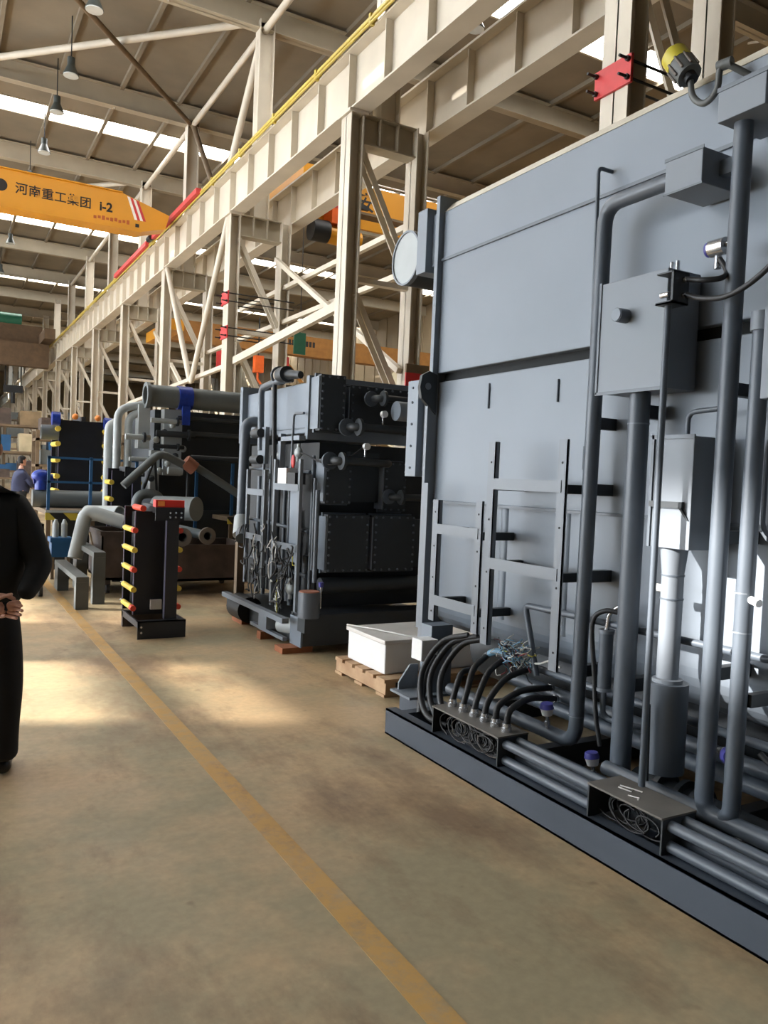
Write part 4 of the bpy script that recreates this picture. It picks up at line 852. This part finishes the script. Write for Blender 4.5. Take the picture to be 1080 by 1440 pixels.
flanged('small flanged pipe end facing the aisle, lower left on the right bin', (2.66, 10.5, 0.72), (2.61, 9.55, 0.72), 0.065)
flanged('small flanged pipe end facing the aisle, upper right on the right bin', (2.86, 10.6, 0.74), (2.92, 9.55, 0.735), 0.06)
flanged('thick grey pipe stub with a closed round end on top of the right bin', (2.47, 10.3, 1.04), (2.84, 9.85, 1.05), 0.15, 'midpipe', True)
solo('bent_pipe', MB().tube([(2.33, 10.885, 0.0), (2.34, 10.885, 1.20), (2.66, 10.885, 1.20), (2.68, 10.885, 0.0)], 0.065, 0.16, 14), 'midpipe', 'grey hooped pipe rising just behind the red label', 'pipe', (2.5, 10.85, 0), 'loose pipes')

# ================================================================== farther machine with the thick top pipe
m3 = thing('pipework_machine', 'far machine topped by a thick grey horizontal pipe with a blue band', 'machine', (3.3, 12.4, 0))
def R(name, mb, m, label=None, bevel=0.0): return part(name, mb, m, m3, label, None, bevel)
R('top_pipe', MB().hollow((2.58, 11.5, 2.57), (4.6, 11.5, 2.57), 0.155, 0.13, 28), 'midpipe'); R('pipe_end', MB().hollow((2.55, 11.5, 2.57), (2.60, 11.5, 2.57), 0.185, 0.13, 28), 'midpipe'); R('pipe_bore', MB().cyl((2.62, 11.5, 2.57), (2.64, 11.5, 2.57), 0.13, n=24), 'gap')
R('blue_band', MB().hollow((3.0, 11.5, 2.57), (3.2, 11.5, 2.57), 0.17, 0.155, 28).box(3.05, 3.16, 11.36, 11.42, 2.18, 2.45), 'bluewrap')
R('body', MB().box(2.75, 4.6, 11.75, 13.6, 0.95, 2.40), 'dark'); R('base', MB().box(2.7, 4.6, 11.6, 13.6, 0, 0.95), 'dark')
R('front_panel', MB().box(2.48, 2.64, 11.55, 11.75, 1.82, 2.44), 'lightpipe'); R('front_panel', MB().box(2.84, 3.10, 11.55, 11.75, 1.45, 2.40), 'lightpipe'); R('front_panel', MB().box(2.68, 2.80, 11.6, 11.75, 1.15, 1.8), 'lightpipe')
for (x, zt, zb_) in ((2.22, 2.33, 0.92), (2.37, 2.24, 0.92)): R('riser_pipe', MB().tube([(2.62, 11.65, zt + 0.13), (x, 11.68, zt + 0.03), (x, 11.68, zb_)], 0.055, 0.16, 16), 'lightpipe')
R('riser_pipe', MB().tube([(2.3, 12.3, 2.2), (2.14, 11.9, 2.12), (2.14, 11.9, 0.92)], 0.06, 0.14, 14), 'lightpipe')
for (x0, x1, z, r_, m) in ((2.28, 2.62, 1.97, 0.04, 'lightpipe'), (2.62, 3.08, 2.22, 0.035, 'lightpipe'), (2.70, 3.25, 2.04, 0.045, 'dark'), (3.15, 4.3, 2.06, 0.04, 'dark'), (2.34, 2.70, 1.66, 0.03, 'lightpipe'), (3.2, 4.3, 1.72, 0.04, 'dark'), (2.66, 3.1, 1.86, 0.03, 'dark'), (3.0, 4.2, 2.28, 0.03, 'dark')):
    p = R('cross_pipe', MB().cyl((x0, 11.42, z), (x1, 11.42, z), r_, n=12), m)
    part('pipe_flange', MB().cyl((x1 - 0.1, 11.42, z), (x1 - 0.07, 11.42, z), r_ * 1.8, n=14), 'dark', p)
for i in range(9): R('small_valve', MB().ball((2.66 + 0.055 * i, 11.46, 1.40 + 0.11 * ((i * 5) % 9)), 0.05, 0.05, 0.05, 10, 6), 'lightpipe' if i % 3 else 'dark')
R('bent_brace_pipe', MB().tube([(2.18, 10.95, 1.29), (2.66, 11.0, 1.76), (3.02, 11.05, 1.60)], 0.055, 0.12, 14), 'midpipe'); R('rust_coupling', MB().cyl((3.02, 11.05, 1.66), (3.16, 11.05, 1.56), 0.10, n=16), 'rustpipe', 'rusty coupling')
R('straight_brace_pipe', MB().cyl((3.16, 11.05, 1.60), (3.95, 11.05, 1.14), 0.055, n=14), 'midpipe'); R('pipe_prop', MB().cyl((3.08, 11.1, 0.95), (3.08, 11.1, 1.55), 0.02, n=8), 'dark'); R('pipe_stub', MB().cyl((2.80, 11.1, 1.52), (3.0, 11.1, 1.51), 0.05, n=14), 'lightpipe')
for q in (0, 1): R('prop_leg', MB().beam((2.6, 11.02, 1.7), (2.45 + 0.3 * q, 11.4, 0.95), 0.03, 0.03), 'dark')

# ================================================================== raised platform with blue rail, second and third exchanger
pt = thing('platform', 'dark raised platform with hazard striped edge and blue guard rail', 'platform', (2.3, 13.5, 0))
part('deck', MB().box(1.34, 2.64, 12.0, 16.0, 0.84, 0.90), 'brownsteel', pt); part('striped_edge', MB().box(1.34, 2.64, 11.98, 12.0, 0.76, 0.86), 'hazard', pt); part('edge_bar', MB().box(1.34, 2.64, 11.96, 12.0, 0.865, 0.895), 'lightpipe', pt)
part('striped_edge', MB().box(3.6, 4.6, 10.86, 10.88, 0.80, 0.90), 'hazard', pt); part('side_step', MB().box(3.6, 4.6, 10.88, 11.58, 0.84, 0.9), 'brownsteel', pt)
for xx in (3.65, 4.5): part('leg', MB().box(xx, xx + 0.05, 10.92, 10.97, 0, 0.84), 'brownsteel', pt)
for xx in (1.36, 1.95, 2.55):
    for yy in (12.04, 15.9): part('leg', MB().box(xx, xx + 0.06, yy, yy + 0.06, 0, 0.84), 'brownsteel', pt)
part('underside_shade', MB().box(1.5, 2.6, 12.5, 12.55, 0.0, 0.84), 'gap', pt)  # black sheet standing in for the shade under the deck
for xx in (1.36, 1.92, 2.56): part('rail_post', MB().box(xx, xx + 0.04, 12.02, 12.06, 0.9, 1.66), 'bluerail', pt)
for zz in (1.62, 1.28): part('rail_bar', MB().box(1.36, 2.60, 12.02, 12.05, zz, zz + 0.03), 'bluerail', pt)
for xx in (3.22, 3.75): part('rail_post', MB().box(xx, xx + 0.04, 11.2, 11.24, 0.0, 1.66), 'bluerail', pt)
t = exchanger('large dark plate heat exchanger on the raised platform, far left', 1.70, 2.42, 13.7, 14.6, 0.96, 2.30, (1.12, 1.36, 1.62, 1.88, 2.12), base=False, tops=False, br=0.042)
for xx in (1.75, 2.3): part('foot', MB().box(xx, xx + 0.1, 13.8, 14.5, 0.9, 0.98), 'hxframe', t)
for xx, zz in ((1.66, 2.28), (2.46, 2.24), (2.48, 1.2), (2.50, 1.02)): part('blue_cap', MB().cyl((xx - 0.06, 13.75, zz), (xx + 0.06, 13.75, zz), 0.11, n=14), 'bluewrap', t)
part('side_port', MB().hollow((1.46, 13.9, 2.06), (1.72, 13.9, 2.06), 0.12, 0.09, 20), 'midpipe', t)
for xx in (1.95, 2.3): part('top_bolt', MB().ball((xx, 13.75, 2.33), 0.05), 'labelor', t)
t = exchanger('dark plate heat exchanger half hidden behind the left bin, before the platform', 2.08, 2.44, 11.2, 11.55, 0.17, 1.52, (0.6, 0.85, 1.10, 1.33), tops=False, br=0.034)
t = flanged('thick grey pipe lying on the platform before the large exchanger', (2.35, 12.75, 1.03), (1.26, 12.75, 1.03), 0.13, 'midpipe', True)
solo('valve_actuator', MB().cyl((1.36, 12.75, 1.16), (1.36, 12.75, 1.36), 0.09, n=16).ball((1.36, 12.75, 1.36), 0.14, 0.12, 0.1).cyl((1.25, 12.75, 1.30), (1.52, 12.75, 1.34), 0.06, n=12), 'bluewrap', 'bright blue valve actuator on the thick platform pipe', 'valve', (1.36, 12.75, 1.16))
# small cart with box and tarp at the left
t = thing('hand_cart', 'brown mesh cart behind the man in black', 'cart', (0.9, 10.2, 0))
part('deck', MB().box(0.62, 1.10, 9.9, 10.9, 0.80, 0.84), 'cartrust', t); part('lower_deck', MB().box(0.62, 1.10, 9.9, 10.9, 0.2, 0.23), 'cartrust', t)
for xx in (0.62, 1.06):
    for yy in (9.9, 10.86): part('cart_post', MB().box(xx, xx + 0.04, yy, yy + 0.04, 0.12, 0.84), 'cartrust', t); inst('caster', cast, (xx + 0.02, yy + 0.02, 0), t)
for i in range(9): part('mesh_bar', MB().box(1.085, 1.095, 9.98 + 0.1 * i, 9.99 + 0.1 * i, 0.23, 0.80), 'cartrust', t)
for i in range(4): part('mesh_bar', MB().box(1.085, 1.095, 9.94, 10.86, 0.32 + 0.12 * i, 0.33 + 0.12 * i), 'cartrust', t)
solo('cardboard_box', MB().box(0.80, 1.02, 10.0, 10.3, 0.84, 0.94), 'cardboard', 'small cardboard box on the mesh cart, under a cyan sheet', 'box', (0.9, 10.15, 0.84), bevel=0.004)
tb = MB(); gx, gy_ = 9, 7
vs = [(0.70 + 0.034 * i, 10.0 + 0.055 * j, 0.958 + 0.05 * math.exp(-((i - 4) ** 2 + (j - 3) ** 2) / 7) + 0.012 * math.sin(i * 1.9 + j * 1.3)) for j in range(gy_) for i in range(gx)]
tb._add(vs, [(j * gx + i, j * gx + i + 1, (j + 1) * gx + i + 1, (j + 1) * gx + i) for j in range(gy_ - 1) for i in range(gx - 1)], True)
to = solo('plastic_sheet', tb, 'tarp', 'crumpled cyan plastic sheet on the cardboard box', 'sheet', (0.85, 10.15, 0.94)); so = to.modifiers.new('thick', 'SOLIDIFY'); so.thickness = 0.006
t = thing('tool_stand', 'small dark blue bench with pale bottles far behind the saddle beams', 'stand', (1.45, 11.4, 0))
part('bench_top', MB().box(1.34, 1.62, 11.35, 11.65, 0.50, 0.56), 'bluerail', t); part('bench_body', MB().box(1.36, 1.60, 11.38, 11.62, 0.30, 0.50), 'bluerail', t)
for xx in (1.36, 1.56): part('leg', MB().box(xx, xx + 0.04, 11.4, 11.6, 0, 0.3), 'brownsteel', t)
for xx, lb in ((1.42, 'pale bottle on the small blue bench, left one'), (1.53, 'pale bottle on the small blue bench, right one')):
    solo('bottle', MB().cyl((xx, 11.5, 0.56), (xx, 11.5, 0.74), 0.04, n=12).cyl((xx, 11.5, 0.74), (xx, 11.5, 0.80), 0.04, 0.015, n=12), 'lightpipe', lb, 'bottle', (xx, 11.5, 0.56), 'bottles on the bench')

# ================================================================== people
def skin_mesh(name, chains, material, parent, sub=2):
    vs, es, rs = [], [], []; idx = {}; roots = set()
    for ch in chains:
        prev = None
        if tuple(round(c, 4) for c in ch[0][:3]) not in idx: roots.add(len(vs))
        for p in ch:
            key = tuple(round(c, 4) for c in p[:3])
            if key not in idx:
                idx[key] = len(vs); vs.append(V(p[:3]) - ORI[parent.name]); rs.append((p[3], p[4] if len(p) > 4 else p[3]))
            if prev is not None and prev != idx[key]: es.append((prev, idx[key]))
            prev = idx[key]
    me = bpy.data.meshes.new(name); me.from_pydata([tuple(v) for v in vs], es, [])
    o = bpy.data.objects.new(name, me); COL.objects.link(o); o.parent = parent; ORI[o.name] = ORI[parent.name]
    o.modifiers.new('skin', 'SKIN').use_smooth_shade = True
    for i, sv in enumerate(me.skin_vertices[0].data): sv.radius = rs[i]; sv.use_root = (i in roots)
    sb = o.modifiers.new('sub', 'SUBSURF'); sb.levels = sub; sb.render_levels = sub
    bpy.context.view_layer.update(); dg = bpy.context.evaluated_depsgraph_get()
    m2 = bpy.data.meshes.new_from_object(o.evaluated_get(dg)); o.modifiers.clear(); o.data = m2
    m2.materials.clear(); m2.materials.append(M[material]); m2.polygons.foreach_set('use_smooth', [True] * len(m2.polygons))
    return o
def head(parent, c, f, s=1.0):
    # c: head centre, f: facing direction; returns parts with face, ears and hair
    f = V((f[0], f[1], 0)).normalized(); r = f.cross(V((0, 0, 1))); c = V(c)
    def L(a, b_, z): return c + r * a * s + f * b_ * s + V((0, 0, z * s))
    mb = MB(); rings = [(-0.115, 0.03, 0.03, 0.055), (-0.10, 0.048, 0.055, 0.03), (-0.06, 0.062, 0.078, 0.012), (-0.02, 0.070, 0.088, 0.004), (0.02, 0.074, 0.093, 0.0), (0.06, 0.073, 0.092, -0.005), (0.09, 0.060, 0.075, -0.008), (0.112, 0.035, 0.045, -0.01), (0.12, 0.008, 0.01, -0.01)]
    n = 20; vs = []
    for z, a, b_, off in rings:
        vs += [L(a * math.cos(2 * math.pi * j / n), off + b_ * math.sin(2 * math.pi * j / n), z) for j in range(n)]
    mb._add(vs, [(i * n + j, i * n + (j + 1) % n, (i + 1) * n + (j + 1) % n, (i + 1) * n + j) for i in range(len(rings) - 1) for j in range(n)], True)
    mb._add(vs[-n:], [tuple(range(n))], True)
    mb.prism([L(-0.014, 0.085, -0.03), L(0.014, 0.085, -0.03), L(0.0, 0.115, -0.03)], L(0, 0, 0.055) - L(0, 0, 0) + f * -0.015 * s)
    for sg in (-1, 1): mb.ball(L(sg * 0.078, -0.005, -0.005), 0.012 * s, 0.022 * s, 0.032 * s, 8, 6)
    hd = part('head', mb, 'skin', parent)
    for sg in (-1, 1):
        part('eye', MB().ball(L(sg * 0.031, 0.084, 0.005), 0.012 * s, 0.012 * s, 0.008 * s, 10, 6), 'white', hd); part('pupil', MB().ball(L(sg * 0.031, 0.092, 0.005), 0.005 * s, 0.005 * s, 0.006 * s, 8, 6), 'hair', hd)
    part('mouth', MB().tube([L(-0.025, 0.078, -0.062), L(0, 0.086, -0.062), L(0.025, 0.078, -0.062)], 0.005 * s, n=6), 'tip', hd)
    hb = MB(); vs = []; hr = [(-0.07, 0.066, 0.06, -0.035), (-0.02, 0.077, 0.085, -0.022), (0.03, 0.081, 0.098, -0.008), (0.07, 0.080, 0.100, -0.006), (0.105, 0.062, 0.078, -0.008), (0.128, 0.02, 0.03, -0.01)]
    for i, (z, a, b_, off) in enumerate(hr):
        for j in range(n):
            q = 2 * math.pi * j / n; fr = math.sin(q)
            k_ = 1.0 if (fr < 0.35 or z > 0.06) else 0.8
            vs.append(L(a * math.cos(q) * k_, off + b_ * fr * k_, z))
    hb._add(vs, [(i * n + j, i * n + (j + 1) % n, (i + 1) * n + (j + 1) % n, (i + 1) * n + j) for i in range(len(hr) - 1) for j in range(n)], True); hb._add(vs[-n:], [tuple(range(n))], True)
    part('hair', hb, 'hair', hd)
def hand_chains(w_, d, nrm, side, s=1.0, curl=0.7):
    # w_: wrist, d: towards the fingers, nrm: back of the hand, side: towards the thumb
    w_ = V(w_); d = V(d).normalized(); nrm = (V(nrm) - d * V(nrm).dot(d)).normalized(); sd_ = (V(side) - d * V(side).dot(d) - nrm * V(side).dot(nrm)).normalized()
    ch = [[(*w_, 0.025), (*(w_ + d * 0.04 * s), 0.031, 0.029), (*(w_ + d * 0.07 * s), 0.030, 0.028)]]
    for k_, (off, ln) in enumerate(((0.030, 0.072), (0.010, 0.080), (-0.010, 0.075), (-0.029, 0.060))):
        p = w_ + d * 0.078 * s + sd_ * off * s; c = []; a = 0.25
        c.append((*p, 0.009)); dirv = d
        for q in range(3):
            a2 = a + curl * (q + 1) * 0.62; dirv = d * math.cos(a2) - nrm * math.sin(a2); p = p + dirv * ln * s * (0.42, 0.32, 0.26)[q]; c.append((*p, 0.0095 - 0.0008 * q))
        ch.append(c)
    p = w_ + d * 0.02 * s + sd_ * 0.022 * s; c = [(*p, 0.011)]
    for q, (aa, ln) in enumerate(((0.9, 0.04), (0.55, 0.032), (0.4, 0.026))):
        p = p + (d * math.cos(aa) + sd_ * math.sin(aa) - nrm * 0.35).normalized() * ln * s; c.append((*p, 0.010 - 0.001 * q))
    ch.append(c); return ch
def person(label, ox, oy, scale, yaw, arms, jm, tm, feet):
    t = thing('person', label, 'person', (ox, oy, 0))
    cs, sn = math.cos(yaw), math.sin(yaw)
    def W(p, *r): x, y, z = p; return (ox + (x * cs - y * sn) * scale, oy + (x * sn + y * cs) * scale, z * scale) + tuple(q * scale for q in r)
    # body (skin) under the clothes: neck, torso, legs as one continuous mesh
    body = [[W((0, 0, 0.95), 0.11, 0.09), W((0, 0, 1.15), 0.11, 0.09), W((0, 0, 1.36), 0.12, 0.08), W((0, 0.005, 1.47), 0.055), W((0, 0.015, 1.56), 0.052)]]
    for sg, (fx, fy) in zip((-1, 1), feet): body.append([W((0, 0, 0.95), 0.11, 0.09), W((sg * 0.09, 0, 0.88), 0.075), W((fx, fy, 0.48), 0.05), W((fx, fy - 0.02, 0.09), 0.036)])
    skin_mesh('body', body, 'skin', t, 1)
    # jacket: torso plus both sleeves
    jk = [[W((0, 0.0, 0.80), 0.215, 0.15), W((0, 0.0, 0.98), 0.24, 0.155), W((0, 0.0, 1.15), 0.225, 0.15), W((0, 0.0, 1.30), 0.18, 0.13), W((0, 0.0, 1.40), 0.12, 0.09), W((0, 0.005, 1.475), 0.068, 0.066)]]
    for sg, arm in zip((-1, 1), arms):
        sh = (sg * 0.17, 0, 1.365); el, wr = arm; mid = tuple((a + b_) / 2 for a, b_ in zip(sh, el)); m2 = tuple((a + b_) / 2 for a, b_ in zip(el, wr))
        jk.append([W((0, 0.0, 1.30), 0.18, 0.13), W(sh, 0.085), W(mid, 0.078), W(el, 0.072), W(m2, 0.058), W(wr, 0.044)])
    skin_mesh('jacket', jk, jm, t, 2)
    tr_ = [[W((0, 0, 0.98), 0.16, 0.12), W((0, 0, 0.86), 0.18, 0.13)]]
    for sg, (fx, fy) in zip((-1, 1), feet): tr_.append([W((0, 0, 0.86), 0.18, 0.13), W((sg * 0.1, 0, 0.76), 0.112), W((fx * 1.02, fy, 0.46), 0.094), W((fx, fy - 0.01, 0.22), 0.078), W((fx, fy - 0.01, 0.06), 0.078)])
    skin_mesh('trousers', tr_, tm, t, 2)
    for (fx, fy) in feet:
        sm_ = skin_mesh('shoe', [[W((fx, fy - 0.06, 0.045), 0.042), W((fx, fy + 0.04, 0.045), 0.046, 0.044), W((fx, fy + 0.15, 0.034), 0.044, 0.034), W((fx, fy + 0.19, 0.028), 0.034, 0.026)]], 'shoe', t, 2)
    fdir = (-sn, cs)
    head(t, W((0, 0.03, 1.655)), fdir, scale)
    return t, W
# man in black at the left edge: back to the camera, hands clasped behind him
t, W = person('man in black jacket and trousers at left edge, hands clasped behind his back', 0.195, 4.30, 0.955, math.radians(-8),
           (((-0.29, -0.12, 1.06), (0.02, -0.235, 0.905)), ((0.285, -0.07, 1.06), (0.215, -0.215, 0.925))), 'jacket', 'trousers', ((-0.14, 0.0), (0.13, -0.06)))
skin_mesh('hand', hand_chains(W((0.21, -0.235, 0.90)), (-0.85, -0.08, -0.30), (0.1, -1, 0.1), (0.3, 0, 0.9), 1.0, 0.8), 'skin', t, 2)
skin_mesh('hand', hand_chains(W((0.06, -0.255, 0.885)), (0.85, -0.10, -0.12), (-0.1, 1, 0.1), (0.3, 0, 0.9), 1.05, 0.3), 'skin', t, 2)
t, W = person('worker in dark blue jacket standing far down the aisle at left', 1.78, 21.0, 0.98, math.radians(-70),
           (((-0.22, 0.16, 1.10), (-0.10, 0.36, 1.02)), ((0.22, 0.16, 1.10), (0.10, 0.36, 1.02))), 'overall', 'trousers', ((-0.12, 0.05), (0.12, -0.05)))
for sg in (-1, 1): skin_mesh('hand', hand_chains(W((sg * 0.10, 0.37, 1.02)), (0.9, 0.3, -0.1), (0, 0, 1), (0, -sg, 0), 1.0, 0.5), 'skin', t, 1)

# ================================================================== far background
def rack(label, x, y, w_, h_, n, m='brownsteel'):
    t = thing('storage_rack', label, 'rack', (x + w_ / 2, y, 0), 'far storage racks')
    for xx in (x, x + w_ - 0.1):
        for yy in (y, y + 1.1): part('upright', MB().box(xx, xx + 0.1, yy, yy + 0.1, 0, h_), m, t)
    for i in range(n):
        zz = h_ * (i + 1) / (n + 0.3)
        part('shelf', MB().box(x, x + w_, y, y + 1.2, zz - 0.08, zz), m, t)
        for k_ in range(3):
            q = random.random(); part('load', MB().box(x + 0.15 + k_ * w_ / 3, x + 0.1 + (k_ + 0.75) * w_ / 3, y + 0.1, y + 1.0, zz, zz + 0.25 + 0.5 * q), random.choice(('sleeper', 'clutter2', 'cartrust', 'bluerail', 'midpipe')), t)
rack('brown storage rack far down the aisle, nearest of the racks', 2.6, 26, 2.6, 2.6, 3); rack('brown storage rack behind the far worker', 1.6, 34, 3.2, 3.4, 3); rack('tall storage rack at the far end of the aisle', 2.4, 46, 3.6, 4.0, 3); rack('pale loaded rack near the end wall', 4.0, 60, 4.5, 5.0, 4)
rack('storage rack in the bay behind, beyond the dark machine', 8.2, 22, 3.4, 4.2, 3); rack('wide storage rack in the bay behind, beneath the far crane', 12.6, 34, 5.0, 4.6, 3); rack('storage rack by the side wall of the bay behind', 19.0, 36, 4.0, 4.4, 3)
rack('low rack with loads beneath the V-shaped braces', 4.6, 19.5, 1.0, 1.9, 2)
for i, (x, y, r_, L_, lb) in enumerate(((9.0, 15.5, 0.9, 3.0, 'cream tank lying in the bay behind, beside the second column'), (15.5, 30, 1.4, 4.0, 'large cream tank in the bay behind near the side wall'), (10.2, 24.5, 1.0, 2.5, 'cream tank behind the third column'))):
    t = thing('storage_tank', lb, 'tank', (x + L_ / 2, y, 0), 'cream tanks in the bay behind')
    zc = 3.3 - r_ * 0.2 if i != 1 else 4.0
    part('shell', MB().cyl((x, y, zc), (x + L_, y, zc), r_, n=28), 'clutter2', t)
    for xx in (x + 0.4, x + L_ - 0.4):
        part('saddle', MB().box(xx - 0.1, xx + 0.1, y - r_ * 0.8, y + r_ * 0.8, 0, zc - r_ * 0.5), 'brownsteel', t); part('band', MB().hollow((xx - 0.03, y, zc), (xx + 0.03, y, zc), r_ + 0.02, r_, 28), 'cream2', t)
